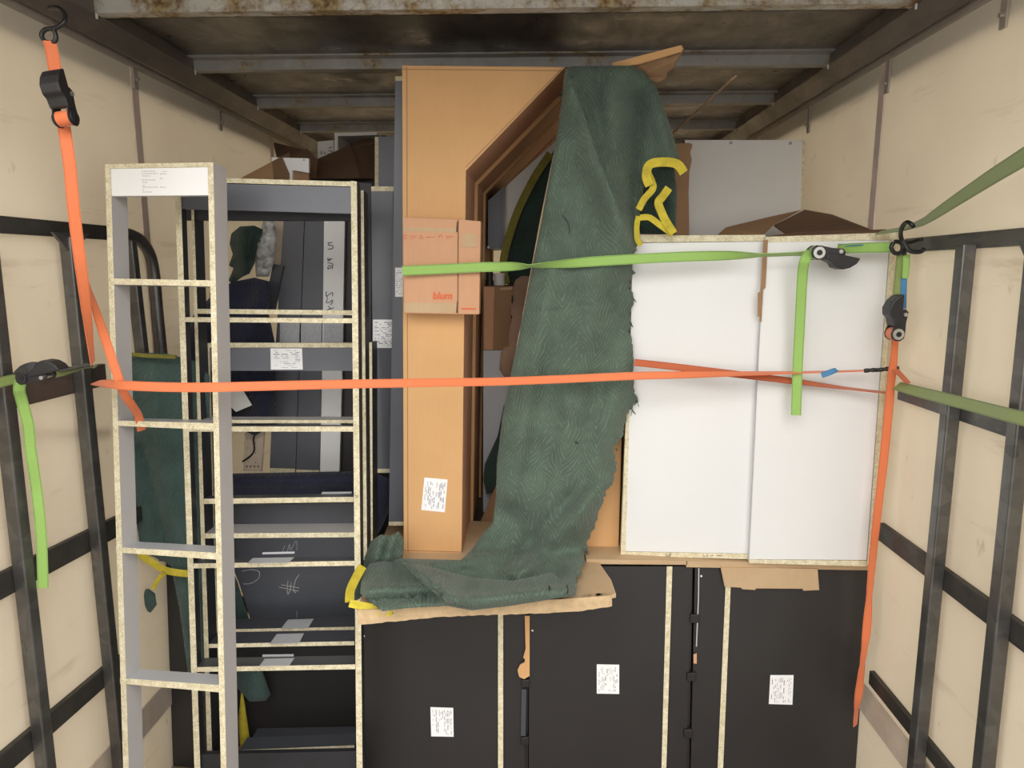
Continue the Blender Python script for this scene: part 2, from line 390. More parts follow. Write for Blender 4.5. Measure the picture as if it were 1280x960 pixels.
# ------------------------------------------------------------ the truck body
XL, XR, ZR, ZC = -1.317, 1.103, 0.64+CZ, .742+CZ      # side walls, rail height, roof height
Y0, Y1 = 1.15, 5.6
yard = MB().box((-12, -14, -1.15), (12, 9, -1.05)).build('ground', M['yard']); props(yard, kind='structure')
fl = MB().box((XL-.05, Y0, -.08), (XR+.05, Y1, 0)).build('floor', M['floor']); props(fl, kind='structure')
yjL = atX(171, 150, XL).y; yjR = atX(1100, 150, XR).y
for side, X, yj, s in (('left', XL, yjL, -1), ('right', XR, yjR, 1)):
    wr = empty('wall_'+side, (X, 2.0, 0), kind='structure')
    edges = sorted({Y0, Y1} | {yj+k*1.22 for k in range(-3, 4) if Y0+.1 < yj+k*1.22 < Y1-.1})
    for a, b in zip(edges, edges[1:]):
        MB().box((0, a-2.0+.001, 0), (s*.006, b-2.0-.001, ZR+.10)).build('panel', M['ply'], wr)
    MB().box((s*.0065, Y0-2, ZR-.06), (s*.03, Y1-2, ZC)).build('outer_cant_rail', M['rail'], wr)
    for e in edges[1:-1]:
        st = MB().box((-s*.003, e-2-.019, .2), (s*.01, e-2+.019, ZR)).build('joint_strip', M['joint'], wr)
        props(st, 'pinkish strip over the plywood joint')
    ks = MB(); z0 = (.235 if side == 'left' else .33)
    ks.box((-s*.004, Y0-2, z0), (s*.01, Y1-2, z0+.10)).build('kick_strip', M['joint2'], wr)
    # roof rail with its lip
    rr = empty('trim_'+('1' if side == 'left' else '2'), (X, 2, ZR), kind='structure')
    MB().box((-s*.012, Y0-2, 0), (-s*.0001, Y1-2, .022)).build('lower_lip', M['railp'], rr)
    a, b = (0, 0.0), (0, .16)
    prof = [(-s*.0001, .022), (-s*.012, .022), (-s*.030, .012), (-s*.037, .017), (-s*.072, .062), (-s*.078, .062), (-s*.078, .102), (-s*.0001, .102)]
    MB().prism([(x, Y0-2, z) for x, z in prof], [(x, Y1-2, z) for x, z in prof]).build('rail', M['rail'], rr)
    for px, py in (((170, 97), (276, 152)) if side == 'left' else ((1108, 102), (1010, 155), (1254, 16))):
        p = atX(px, py, X-s*.008)
        br = MB(); q = p-Vector((X, 2, ZR))
        br.box((q.x, q.y-.012, q.z-.035), (q.x+s*.006, q.y+.012, .01)); br.disc((q.x-s*.004, q.y, q.z-.005), (1, 0, 0), .006, .01, 8)
        br.build('bracket', M['railp'], rr)
bk = MB().box((XL, Y1, 0), (XR, Y1+.05, ZC)).build('wall_back', M['ply']); props(bk, kind='structure')
cl = MB().box((XL-.03, Y0, ZC), (XR+.03, Y1, ZC+.04)).build('ceiling', M['ceil']); props(cl, kind='structure')
for k in range(1, 7):                                   # cross beams under the roof
    y = 2.085+(k-1)*.585
    b = MB(); hb = .702+CZ
    b.box((XL+.078, y, hb), (XR-.078, y+.004, ZC)).box((XL+.078, y+.004, hb), (XR-.078, y+.045, hb+.004)).box((XL+.078, y+.041, hb), (XR-.078, y+.045, hb+.02))
    b.box((XL+.078, y-.045, ZC-.006), (XR-.078, y, ZC))
    o = b.build('trim_%d' % (k+2), M['beamr'] if k < 2 else M['beam']); props(o, kind='structure')
    for s, X in ((1, XL), (-1, XR)):
        MB().box((X+s*.079-o.location.x, y+.0-o.location.y, -.014), (X+s*.083-o.location.x, y+.006-o.location.y, .004)).build('weld_tab', M['screw'], o)

# ------------------------------------------------------------ steel gates against the side walls
def barX(name, parent, p0, p1, w, X0, X1, mat):
    """bar between two pixel points on the plane x = X0, w = height in metres, running down to X1"""
    a = atX(*p0, X0); b = atX(*p1, X0); t = (b-a).normalized(); n = Vector((1, 0, 0)).cross(t)*(w/2)
    fr = [a-n, b-n, b+n, a+n]; bk_ = [v+Vector((X1-X0, 0, 0)) for v in fr]
    o = parent.location; mb = MB().prism([v-o for v in fr], [v-o for v in bk_]); return mb.build(name, mat, parent, bevel=.002)
def gate(name, label, X, posts, bars, s):
    g = empty(name, (X, 1.8, 0), label, 'gate')
    for (x0, y0), (x1, y1), w in posts:
        a = atX(x0, y0, X-s*.052); b = atX(x1, y1, X-s*.052)
        a.z = atX(posts[0][0][0], posts[0][0][1], X-s*.052).z; z0 = 0.0 if y1 > 955 else b.z; yb = b.y
        mb = MB(); c = [(X-s*.052, -w/2), (X-s*.052, w/2), (X-s*.018, w/2), (X-s*.018, -w/2)]
        mb.prism([(x-X, a.y-1.8+d, a.z) for x, d in c], [(x-X, yb-1.8+d, z0) for x, d in c]); mb.build('post', M['steel'], g, bevel=.004)
    for (x0, y0), (x1, y1), w, mt in bars: barX('rail', g, (x0, y0), (x1, y1), w, X-s*.018, X-s*.001, M[mt])
    return g
gl = gate('steel_gate', 'grey welded steel gate frame with rounded end along the left wall', XL,
    [((93, 296), (158, 960), .036), ((-8, 300), (64, 960), .036), ((167, 286), (213, 700), .03), ((-120, 300), (-60, 960), .036)],
    [((-30, 278), (161, 293), .042, 'steeld'), ((-30, 505), (133, 468), .066, 'brownbar'), ((-30, 750), (150, 657), .064, 'steeld'), ((-30, 987), (152, 829), .060, 'steeld'), ((140, 665), (205, 625), .05, 'steeld')], -1)
o = gl.location
arc = [atX(x, y, XL+.03)-o for x, y in ((150, 292), (165, 294), (178, 303), (188, 320), (193, 345), (197, 390), (202, 440), (210, 520))]
MB().tube(catmull(arc, 4), .019, 8).build('bent_end', M['steel'], gl, smooth=True)
gp = MB(); q = [atX(x, y, XL+.045)-o for x, y in ((66, 290), (112, 292), (103, 303), (96, 316), (88, 316))]
gp.prism(q, [v-Vector((.008, 0, 0)) for v in q]).build('gusset', M['steel'], gl)
gr = gate('steel_gate', 'grey welded steel gate frame along the right wall beside the white cabinets', XR,
    [((1199, 306), (1138, 960), .036), ((1276, 404), (1225, 960), .036), ((1400, 300), (1310, 960), .036)],
    [((1130, 307), (1420, 285), .040, 'steel'), ((1122, 489), (1420, 585), .050, 'steel'), ((1098, 664), (1420, 905), .058, 'steeld'), ((1086, 846), (1390, 1225), .046, 'steeld')], 1)
gq = MB(); q = [atX(x, y, XR-.045)-gr.location for x, y in ((1272, 301), (1300, 300), (1300, 350), (1290, 345))]
gq.prism(q, [v+Vector((.008, 0, 0)) for v in q]).build('gusset', M['steel'], gr)

# ------------------------------------------------------------ labels, strokes
def label_on(P, quad, d, parent, rot=False, rows=12, mat='paper', seed=0, ink='ink'):
    """paper label with small rows of print; quad = TL, TR, BR, BL pixels"""
    rnd = random.Random(seed)
    lb = P.part('label', quad, d-.0012, d-.0002, M[mat], parent)
    c = [P.uv(x, y, d-.0016) for x, y in quad]; mb = MB()
    def pt(s, t): return c[0].lerp(c[1], s).lerp(c[3].lerp(c[2], s), t)
    for r in range(rows):
        t = .1+.8*r/max(1, rows-1); s = .08+rnd.random()*.1; h = .008+.014*rnd.random()
        while s < .9:
            l = rnd.uniform(.04, .22)
            if rnd.random() < .75:
                e = min(.93, s+l)
                qs = [(s, t-h), (e, t-h), (e, t+h), (s, t+h)]
                if rot: qs = [(b_, a_) for a_, b_ in qs]
                n0 = len(mb.v); mb.v += [pt(*k) for k in qs]; mb.f.append((n0, n0+1, n0+2, n0+3)); mb.mi.append(0)
            s += l+rnd.uniform(.02, .14)
    mb.build('print', M[ink], lb); return lb
def strokes(P, lines, d, w, mat, parent, name='lettering', fn=None):
    mb = MB()
    for ln in lines:
        pts = [fn(x, y) if fn else P.uv(x, y, d) for x, y in ln]
        pts = catmull(pts, 4) if len(pts) > 2 else pts
        mb.tube(pts, w/2, 5)
    o = mb.build(name, M[mat], parent); o['kind'] = 'stuff'; return o
def flat_label(parent, quad, z, mat='papers'):
    inv = parent.matrix_world.inverted() if parent.matrix_world != Matrix() else Matrix.Translation(-parent.location)
    q = [inv @ atZ(x, y, z+.0015) for x, y in quad]
    MB().prism(q, [v-(inv.to_3x3() @ Vector((0, 0, .001))) for v in q]).build('label', M[mat], parent)

# ------------------------------------------------------------ grey ladder-like shelf frame, nearest
P = PL(266, 600, 1.83, 8.7, 4.8)
bpy.context.view_layer.update()
g = P.root('shelf_frame', 'tall narrow pale grey shelf frame leaning in front of the dark cabinet frames', 'shelf frame')
g.matrix_world = P.M
D = .060
CG = [M['chip'], M['grey']]
P.part('side_panel', [(131, 205), (138, 205), (161, 970), (154, 970)], 0, D, CG, g)
P.part('side_panel', [(259.5, 203), (266.5, 203), (283.5, 970), (276.5, 970)], 0, D, CG, g)
P.part('top_board', [(138, 205), (259.5, 203), (259.5, 208.5), (138, 210.5)], 0, D, [M['chip'], M['chip']], g)
fp = P.part('front_rail', [(136, 211), (260, 209), (261, 244), (136, 245)], .0015, .018, M['whiteb'], g); props(fp, 'bright white front rail with small print')
mb = MB(); rnd = random.Random(3)
for (x, y, l) in ((177, 214, 17), (203, 214.5, 6), (177, 217, 20), (200, 217.5, 8), (178, 220, 10), (200, 223, 4), (177, 225, 18), (178, 228, 6), (178, 232, 3), (178, 234, 20), (200, 234, 8), (178, 237, 3), (178, 240, 12)):
    x0 = x
    while x0 < x+l:
        a = min(x+l, x0+rnd.uniform(1.5, 4)); q = [P.uv(*k, .0012) for k in ((x0, y-.35), (a, y-.35), (a, y+.35), (x0, y+.35))]
        n0 = len(mb.v); mb.v += q; mb.f.append((n0, n0+1, n0+2, n0+3)); mb.mi.append(0); x0 = a+.8
mb.build('print', M['ink'], fp)
for a in ([(136, 348), (264, 350.5), (264, 358), (136, 355.5)], [(141, 525.5), (268, 529), (268, 537.5), (141, 532)],
          [(145, 684), (271, 691), (271, 699.5), (145, 690.5)], [(150, 847.5), (275, 856.5), (275, 865.5), (150, 854.5)]):
    P.part('shelf', a, 0.001, D-.002, [M['chip'], M['grey2']], g)

# ------------------------------------------------------------ nested dark cabinet frames
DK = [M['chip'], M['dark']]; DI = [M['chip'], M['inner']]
PA = PL(442, 600, 2.10, -3, 3)
A = PA.root('cabinet_frame', 'front open dark cabinet frame with pale chipboard edges behind the grey shelf frame', 'cabinet frame', 'nested dark cabinet frames'); A.matrix_world = PA.M
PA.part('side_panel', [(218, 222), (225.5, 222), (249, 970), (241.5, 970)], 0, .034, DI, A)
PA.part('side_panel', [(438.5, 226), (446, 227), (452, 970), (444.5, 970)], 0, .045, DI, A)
PA.part('top_board', [(225.5, 221), (438.5, 227), (438.5, 233), (225.5, 227)], 0, .05, DK, A)
PA.part('top_rail', [(226, 228), (439, 234), (439, 267), (226, 261)], .004, .020, M['slate'], A)
for q, dep in (([(231, 396.5), (441, 398), (441, 404), (231, 402.5)], .03), ([(234, 533), (442, 533), (442, 539.5), (234, 539.5)], .03),
          ([(239, 704.5), (443, 701), (443, 707), (239, 710.5)], .04)):
    PA.part('shelf', q, 0.001, dep, DK, A)
PA.part('dark_filler', [(249, 943), (445, 939), (445, 970), (249, 970)], .012, .03, M['inner'], A)  # added dark panel, stands in for the blackness over the floor
sA = PA.part('shelf', [(243, 834), (444, 830.5), (444, 836.5), (243, 840)], 0.001, .06, DK, A)
strokes(PA, [[(445.5, 616), (443.5, 616), (443.5, 619), (445.5, 619.5), (445.5, 622), (443.5, 623)], [(447.5, 618), (446.5, 622)]], -.0004, .0012, 'inkd', A, 'pencil_mark')
zA = PA.w(340, 702.5).z; flat_label(A, [(316, 697.5), (368, 696.5), (361, 703), (309, 704)], zA+.001)
PA.part('pale_strip', [(328, 690.5), (368, 689.5), (368, 692), (328, 693)], .045, .047, M['papers'], A)  # label's reflection in the glossy board, built as a pale strip
zA = PA.w(340, 832).z; flat_label(A, [(331, 823.5), (368, 822.5), (362, 831), (324, 832.5)], zA+.002)
PA.part('pale_strip', [(328, 818.5), (367, 818), (367, 820.5), (328, 821.5)], .065, .067, M['papers'], A)  # matching pale strip above the lower label
PB = PL(442, 600, 2.19, -3, 3)
B = PB.root('cabinet_frame', 'middle open dark cabinet frame with a grey-topped shelf, nested behind the front one', 'cabinet frame', 'nested dark cabinet frames'); B.matrix_world = PB.M
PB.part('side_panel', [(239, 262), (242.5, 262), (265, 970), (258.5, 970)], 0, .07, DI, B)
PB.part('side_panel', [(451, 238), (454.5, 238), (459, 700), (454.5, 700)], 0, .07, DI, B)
PB.part('top_rail', [(229, 262), (441, 266), (441, 275.5), (229, 275)], .006, .03, M['inner'], B)
for q, dep, ms in (([(242, 386), (441, 388), (441, 394), (242, 392)], .05, DK), ([(245, 525), (441, 525), (441, 529), (245, 529)], .07, [M['chip'], M['grey']]),
      ([(252, 623.5), (442, 621), (442, 627.5), (252, 630)], .04, DK), ([(254, 667), (443, 665.5), (443, 671.5), (254, 673)], .10, [M['chip'], M['grey']]),
      ([(258, 805), (443, 801.5), (443, 806.5), (258, 810)], .085, DK), ([(300, 937.5), (443, 931.5), (443, 935), (300, 941)], .07, DK)):
    PB.part('shelf', q, 0.001, dep, ms, B)
zB = PB.w(360, 803.5).z; flat_label(B, [(346, 792.5), (380, 791.5), (374, 803.5), (337, 805)], zB+.002, 'papers')
PC = PL(442, 600, 2.30, -3, 3)
Cc = PC.root('cabinet_frame', 'rear open dark cabinet frame whose top rail carries a white paper label', 'cabinet frame', 'nested dark cabinet frames'); Cc.matrix_world = PC.M
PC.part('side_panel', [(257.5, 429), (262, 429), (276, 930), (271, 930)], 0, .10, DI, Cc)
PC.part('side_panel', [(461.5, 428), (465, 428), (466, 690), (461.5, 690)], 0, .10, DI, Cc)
PC.part('top_board', [(262, 428.5), (442, 428.5), (442, 434.5), (262, 434.5)], 0, .03, DK, Cc)
PC.part('top_rail', [(262, 435), (442, 435), (442, 463.5), (262, 463.5)], .002, .02, M['slate'], Cc)
label_on(PC, [(338, 435.5), (377.5, 435.5), (378.5, 462), (338.5, 462)], .001, Cc, rows=10, seed=4)
for q in ([(270, 787), (443, 783.5), (443, 787.5), (270, 791)], [(312, 928), (443, 925.5), (443, 928.5), (312, 931)]):
    PC.part('shelf', q, 0.001, .085, DK, Cc)
zC = PC.w(370, 786).z; flat_label(Cc, [(360, 774.5), (392, 773.5), (385, 785), (351, 786)], zC+.002, 'papers')
PC.part('pale_strip', [(354, 930.5), (391, 930), (391, 933), (354, 933.5)], .005, .007, M['paper'], Cc)

# dark back board with chalk marks and what is behind and under it
P = PL(370, 700, 2.56, -2, 2)
cb = P.part('dark_board', [(264, 632), (452, 628), (452, 970), (314, 970), (314, 777), (299, 729), (270, 660)], 0, .02, M['slate'])
props(cb, 'dark glossy board with chalk scribbles leaning behind the cabinet frames', 'board')
strokes(P, [[(302, 714), (315, 712), (324, 715), (323, 723), (314, 729), (304, 730)],
    [(349, 734), (373, 739)], [(352, 731), (374, 735)], [(360, 726), (359, 735), (360, 743), (363, 736), (364, 728)], [(374, 718), (369, 726), (367, 738), (370, 741)]], -.001, .0030, 'chalk', cb, 'chalk_mark')
strokes(P, [[(353, 690), (356, 682)], [(359, 690), (362, 680), (363, 688), (368, 679), (371, 677), (371, 688)], [(371, 764), (371, 772)]], -.001, .0022, 'papers', cb, 'chalk_mark')
P = PL(370, 850, 2.40, 0, 0)
o = P.part('black_board', [(262, 778), (470, 774), (470, 970), (262, 970)], 0, .018, M['black']); props(o, 'plain black board standing upright under the chalk-marked board', 'board')
zc = cloth('moving_blanket', [(296, 838), (328, 838), (338, 868), (332, 876), (312, 877), (302, 866), (296, 860)],
    lambda x, y: 2.34-.02*math.cos((x-318)/12), M['teal'], 5); props(zc, 'teal green blanket corner hanging below the lowest shelf', 'blanket')
o = cloth('blanket_hem', [(302, 858), (306, 880), (311, 915), (313, 930), (300, 934), (298, 900)], lambda x, y: 2.36, M['hem'], 5, uvs=3)
props(o, 'loose yellow hem strip hanging beside the grey shelf frame foot', 'hem tape')
o = cloth('moving_blanket', [(280, 690), (297, 728), (312, 776), (292, 785), (270, 785), (268, 700)], lambda x, y: 2.50, M['teal'], 6)
props(o, 'teal blanket wedge beside the left edge of the chalked board', 'blanket')

# ------------------------------------------------------------ things seen through the frames
P = PL(372, 440, 2.72, 0, 1)
def board(pts, mats, lab, d0=0, th=.018, cat='board', name='dark_board', group=None, PP=None):
    o = (PP or P).part(name, pts, d0, d0+th, mats); return props(o, lab, cat, group)
b1 = board([(357, 240), (381.5, 240), (373, 470), (369, 592), (337, 588), (342, 470)], M['slate'], 'left narrow slate-grey board standing behind the frames with a paper label', group=None)
b2 = board([(382.5, 240), (405, 240), (402, 470), (399, 592), (370, 589), (374, 470)], M['slate'], 'right narrow slate-grey board next to the white handwritten one', d0=.002)
b3 = board([(405.5, 240), (431.5, 240), (427.5, 470), (424, 592), (400, 592), (402.5, 470)], M['whiteb'], 'narrow white board with black handwriting behind the frames', d0=.001, name='white_board')
for bb, q in ((b1, (337, 585, 369, 592)), (b2, (370, 587, 399, 594))): P.part('raw_edge', [(q[0], q[1]), (q[2], q[1]+1), (q[2], q[3]), (q[0], q[3]-1)], -.001, .001, M['chip'], bb).matrix_parent_inverse = Matrix()
P.part('raw_edge', [(400, 588), (424, 588), (424, 592), (400, 592)], -.001, .001, M['white'], b3)
label_on(P, [(350, 404), (374.5, 404), (373.5, 429), (349.5, 429)], -.001, b1, True, 9, 'papers', 11)
label_on(P, [(376.5, 404), (402, 404), (401.5, 429), (376, 429)], .001, b2, True, 9, 'papers', 12)
label_on(P, [(404.5, 404), (429, 404), (428.5, 429), (404, 429)], -.000, b3, True, 9, 'papers', 13)
K = lambda pts: [(380+x/7.38, 270+y/7.38) for x, y in pts]
strokes(P, [K([(210, 868), (275, 845)]), K([(222, 830), (250, 862)]), K([(215, 770), (205, 800), (235, 795), (262, 775), (255, 810), (240, 812)]),
    K([(210, 735), (215, 765)]), K([(207, 695), (205, 740), (262, 705), (262, 740)]), 
    K([(222, 470), (220, 488), (240, 480), (262, 470), (262, 488)]), K([(218, 430), (262, 440), (262, 458), (222, 458)]), K([(262, 395), (220, 405)]), K([(222, 385), (220, 410), (240, 408), (240, 388)]),
    K([(220, 305), (262, 300), (265, 275), (222, 270)]), K([(222, 245), (222, 262)]), K([(222, 252), (262, 240)])], -.0015, .0026, 'inkd', b3, 'handwriting')
board([(343, 240), (357, 240), (356, 330), (342, 331)], M['joint2'], 'pale beige narrow board behind the clear plastic wrap', d0=.03, name='pale_board')
board([(341, 330), (354, 332), (342, 392), (329, 392)], M['dark'], 'short dark slanted offcut against the slate-grey boards', d0=-.02, name='dark_offcut')
board([(431, 262), (452, 262), (452, 592), (424, 592)], M['black'], 'narrow black board right of the handwritten white one', d0=.03, name='black_board')
o = cloth('moving_blanket', [(289, 292), (300, 283), (318, 282), (329, 287), (322, 305), (318, 330), (312, 342), (303, 346), (290, 356), (286, 350), (292, 335), (286, 332), (291, 318), (287, 305)],
    lambda x, y: 2.66+ridge(x, y, (304, 290), (306, 345), 9, .05)+ridge(x, y, (320, 290), (312, 320), 4, -.03), M['greend'], 5); props(o, 'dark green blanket roll in the top opening of the frames', 'blanket')
o = cloth('plastic_wrap', [(328, 276), (343, 275), (346, 300), (342, 330), (336, 346), (320, 346), (318, 318), (324, 300)],
    lambda x, y: 2.68+.012*math.sin(y*1.1+x*.4)*math.sin(x*.9), M['wrap'], 4, curl=.01); props(o, 'crumpled clear plastic wrap beside the dark green blanket roll', 'plastic wrap')
def ynavy(x, y): return 2.60+.02*math.sin(x*.11+y*.05)+ridge(x, y, (230, 420), (330, 380), 14, .03)+ridge(x, y, (300, 440), (330, 520), 9, .03)
o = cloth('moving_blanket', [(196, 408), (206, 402), (224, 414), (262, 372), (262, 366), (292, 352), (318, 347), (338, 352), (336, 392), (344, 430), (345, 530), (318, 545), (290, 530), (250, 480), (226, 450), (214, 446), (203, 428)],
    ynavy, M['navy'], 7); props(o, 'navy quilted blanket bundled behind the left side of the frames', 'blanket')
o = cloth('moving_blanket', [(280, 592), (441, 589), (468, 590), (486, 598), (491, 618), (486, 640), (476, 662), (470, 674), (463, 668), (463, 628), (441, 624), (280, 627)],
    lambda x, y: 2.44+ridge(x, y, (290, 603), (440, 600), 7, .035)+ridge(x, y, (480, 600), (472, 660), 6, .03), M['navy'], 6); props(o, 'navy quilted blanket folded flat under the narrow boards', 'blanket')
P = PL(305, 500, 2.54, 0, 0)
o = P.part('paper_note', [(286, 490), (304, 488.5), (315, 506.5), (295, 515), (286, 506)], 0, .001, M['offwhite']); props(o, 'loose white paper note hanging on the navy blanket', 'paper')
P = PL(318, 565, 2.66, 4, 0)
o = P.part('perforated_panel', [(306, 541), (330, 540), (326.5, 589.5), (304, 589)], 0, .012, [M['joint2'], M['chip']]); props(o, 'small pale panel with a row of drilled holes and a black cable', 'panel')
mb = MB()
for i in range(4): mb.disc(P.uv(308.5+i*4.8, 583, -.0005), (0, 1, 0), .0035, .002, 10)
for i in range(6): mb.disc(P.uv(309.5+(i % 2)*10, 548+i*6, -.0005), (0, 1, 0), .002, .002, 8)
mb.build('drilled_hole', M['inkd'], o)['kind'] = 'stuff'
mb = MB().tube(catmull([P.uv(x, y, -.008) for x, y in ((322, 538), (317, 548), (318, 562), (313, 570), (303, 577))], 5), .0035, 6).build('cable', M['rubber'], o, smooth=True)
P.part('plug', [(326, 514), (338, 512), (336, 524), (326, 526)], -.004, .01, M['joint2'], o)
P = PL(420, 618, 2.38, 0, 0)
o = P.part('paper_label', [(403, 615), (440, 614.5), (438, 620.5), (399, 621.5)], 0, .001, M['papers']); props(o, 'grey paper lying on the folded navy blanket by the right frame edge', 'paper')

# ------------------------------------------------------------ tall slate boards between frames and carton
P = PL(480, 400, 2.46, 0, 0)
o = board([(464, 239), (491.5, 239), (489, 586), (467, 586)], M['slate'], 'tall slate board with a large paper label left of the brown carton', th=.05, name='tall_board', PP=P)
P.part('raw_edge', [(464, 233), (492, 233), (492, 239), (464, 239)], -.001, .05, M['chip'], o); P.part('raw_edge', [(467, 586), (489, 586), (489, 591), (467, 591)], -.001, .05, M['chip'], o)
label_on(P, [(466, 399.5), (491.5, 399.5), (491.5, 435), (466, 435)], 0, o, rows=14, seed=21)
o = board([(447, 228), (464, 229), (464, 700), (449, 700)], M['inner'], 'dark upright board in shadow right of the nested frames', d0=.02, name='tall_board', PP=P)
P = PL(496, 400, 2.38, 0, 0)
o = board([(494, 101), (505, 101), (505, 652), (486, 652), (489.5, 440)], M['slate'], 'tallest slate board touching the left side of the brown carton', th=.04, name='tall_board', PP=P)
P.part('raw_edge', [(494, 95.5), (505, 95.5), (505, 101), (494, 101)], 0, .04, M['chip'], o); P.part('raw_edge', [(486, 652), (505, 652), (505, 657), (486, 657)], 0, .04, M['chip'], o)
label_on(P, [(494, 334.5), (503.5, 334.5), (503.5, 371), (494, 371)], 0, o, rows=12, seed=22)
P = PL(480, 200, 2.75, 0, 0)
o = board([(473, 171), (500, 171), (500, 238), (473, 238)], M['slate'], 'upper slate board with a raw left edge near the roof', th=.3, name='tall_board', PP=P)
P.part('raw_edge', [(468.5, 171), (473, 171), (473, 238), (468.5, 238)], 0, .3, M['chip'], o)

# ------------------------------------------------------------ pile near the roof, left
P = PL(420, 300, 3.0, 0, 0)
o = P.root('tall_cabinet', 'tall dark cabinet at the back under the brown cardboard flaps', 'cabinet'); o.matrix_world = P.M
mb = MB(); P.poly(mb, [(352, 214), (496, 214), (496, 970), (352, 970)], 0, .6); mb.build('body', M['inner'], o)
P = PL(444, 190, 3.15, 0, 0)
o = P.root('open_box_frame', 'small open dark box with pale rim high under the roof', 'box'); o.matrix_world = P.M
P.part('rim', [(418, 166), (471, 165), (471, 169), (418, 170)], 0, .25, M['offwhite'], o)
P.part('rim', [(418, 170), (422.5, 170), (422.5, 214), (418, 214)], 0, .25, M['offwhite'], o)
P.part('back_board', [(422.5, 169), (482, 169), (482, 214), (422.5, 214)], .2, .25, M['dark'], o)
P = PL(407, 190, 3.22, 0, 0)
o = P.part('pale_box', [(397, 177), (417, 175), (418, 214), (397, 214)], 0, .2, M['offwhite']); props(o, 'small off-white box with scribbled marks beside the open dark box', 'box')
strokes(P, [[(411, 185), (415, 184)], [(401, 189), (402, 193)], [(405, 190), (407, 193)], [(411, 188), (416, 190)], [(409, 193), (415, 192)]], -.001, .006, 'ink', o, 'scribble')
def flaps(name, label, polys, mat='cardx', th=.006):
    """folded sheet of cardboard: every face a list of (px, py, Y)"""
    mb = MB()
    for pl in polys:
        q = [atY(*p) for p in pl]; n = (q[1]-q[0]).cross(q[2]-q[0]).normalized()*th
        mb.prism(q, [v+n for v in q])
    o = mb.build(name, M[mat]); return props(o, label, 'cardboard')
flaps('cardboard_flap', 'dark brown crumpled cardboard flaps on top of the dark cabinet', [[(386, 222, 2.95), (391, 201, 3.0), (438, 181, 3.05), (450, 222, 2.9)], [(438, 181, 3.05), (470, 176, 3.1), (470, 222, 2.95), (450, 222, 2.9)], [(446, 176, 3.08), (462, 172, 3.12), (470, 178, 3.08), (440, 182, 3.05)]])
flaps('cardboard_flap', 'brown triangular cardboard corner left of the white bracket board', [[(300, 223, 2.62), (340, 202, 2.62), (342, 224, 2.58)], [(340, 202, 2.62), (362, 190, 2.8), (362, 224, 2.7), (342, 224, 2.58)]], 'cardd')
flaps('cardboard_flap', 'dark folded cardboard under the left roof rail above the white bracket board', [[(342, 178, 3.1), (384, 188, 3.0), (384, 200, 2.95), (346, 198, 2.95)], [(360, 196, 2.9), (384, 186, 2.9), (397, 200, 2.85), (394, 222, 2.8), (384, 222, 2.8)]])
P = PL(362, 208, 2.72, 0, 0)
o = P.part('bracket_board', [(339.5, 196.5), (386, 198), (386, 216), (365.5, 212.5), (364.5, 240), (339.5, 240)], 0, .016, M['whiteb']); props(o, 'small white notched board with screw holes above the frames', 'board')
mb = MB()
for x, y in ((350, 199), (380, 200), (342, 211)): mb.disc(P.uv(x, y, -.0003), (0, 1, 0), .0035, .001, 10)
mb.build('screw_hole', M['ink'], o)
o = P.part('cardboard_corner', [(365.5, 213), (386, 216.5), (386, 240), (365, 240)], .017, .037, M['cardd']); props(o, 'small brown cardboard corner in the notch of the white bracket board', 'cardboard')

# ------------------------------------------------------------ left: green blanket over a leaning black panel
P = PL(210, 830, 2.32, 6, 5)
o = P.part('black_board', [(186, 690), (250, 690), (262, 970), (199, 970)], 0, .02, M['black']); props(o, 'tall black panel leaning below the green blanket at the left', 'panel')
MB().disc(P.uv(202, 956, -.001), (0, 1, 0), .004, .002, 10).build('screw', M['screw'], o)
def ygb(x, y): return 2.20+.0002*(x-180)+ridge(x, y, (176, 560), (205, 680), 5, -.03)+ridge(x, y, (172, 520), (186, 570), 4, .02)+ridge(x, y, (190, 470), (215, 640), 12, .025)+ridge(x, y, (140, 540), (140, 680), 9, .02)
bl = empty('moving_blanket', atY(185, 700, 2.22), 'green quilted blanket draped behind the grey shelf frame at the left', 'blanket')
cloth('drape', [(134, 486), (131, 496), (137, 520), (138, 560), (131, 600), (128, 640), (128, 678), (150, 682), (178, 690), (205, 702), (214, 708), (224, 760), (236, 850), (246, 880), (262, 860), (262, 470), (246, 452), (205, 441), (164, 441), (150, 470)], ygb, M['teal'], 6, parent=bl)
def hem(pts, Y, parent, w=.022, mat='hem', wob=25, nm='hem', n=5):
    return ribbon(nm, [(x, y, Y if not callable(Y) else Y(x, y)) + tuple(r) for x, y, *r in pts], w, M[mat], .006, parent, n=n, wob=wob)
hem([(127, 680), (140, 682), (150, 684)], 2.185, bl, .02)
hem([(150, 684), (172, 691), (188, 702), (205, 712), (222, 716), (236, 717)], 2.18, bl, .022)
hem([(206, 716), (198, 724), (191, 736)], 2.17, bl, .014)
hem([(133, 484), (132, 500), (137, 520), (138, 545)], 2.18, bl, .016, 'hemo')
hem([(164, 443), (190, 445), (220, 446)], 2.17, bl, .012, 'hemo')
cloth('tuft', [(172, 738), (186, 736), (194, 742), (196, 756), (188, 766), (176, 760)], lambda x, y: 2.2, M['teal'], 4, parent=bl)

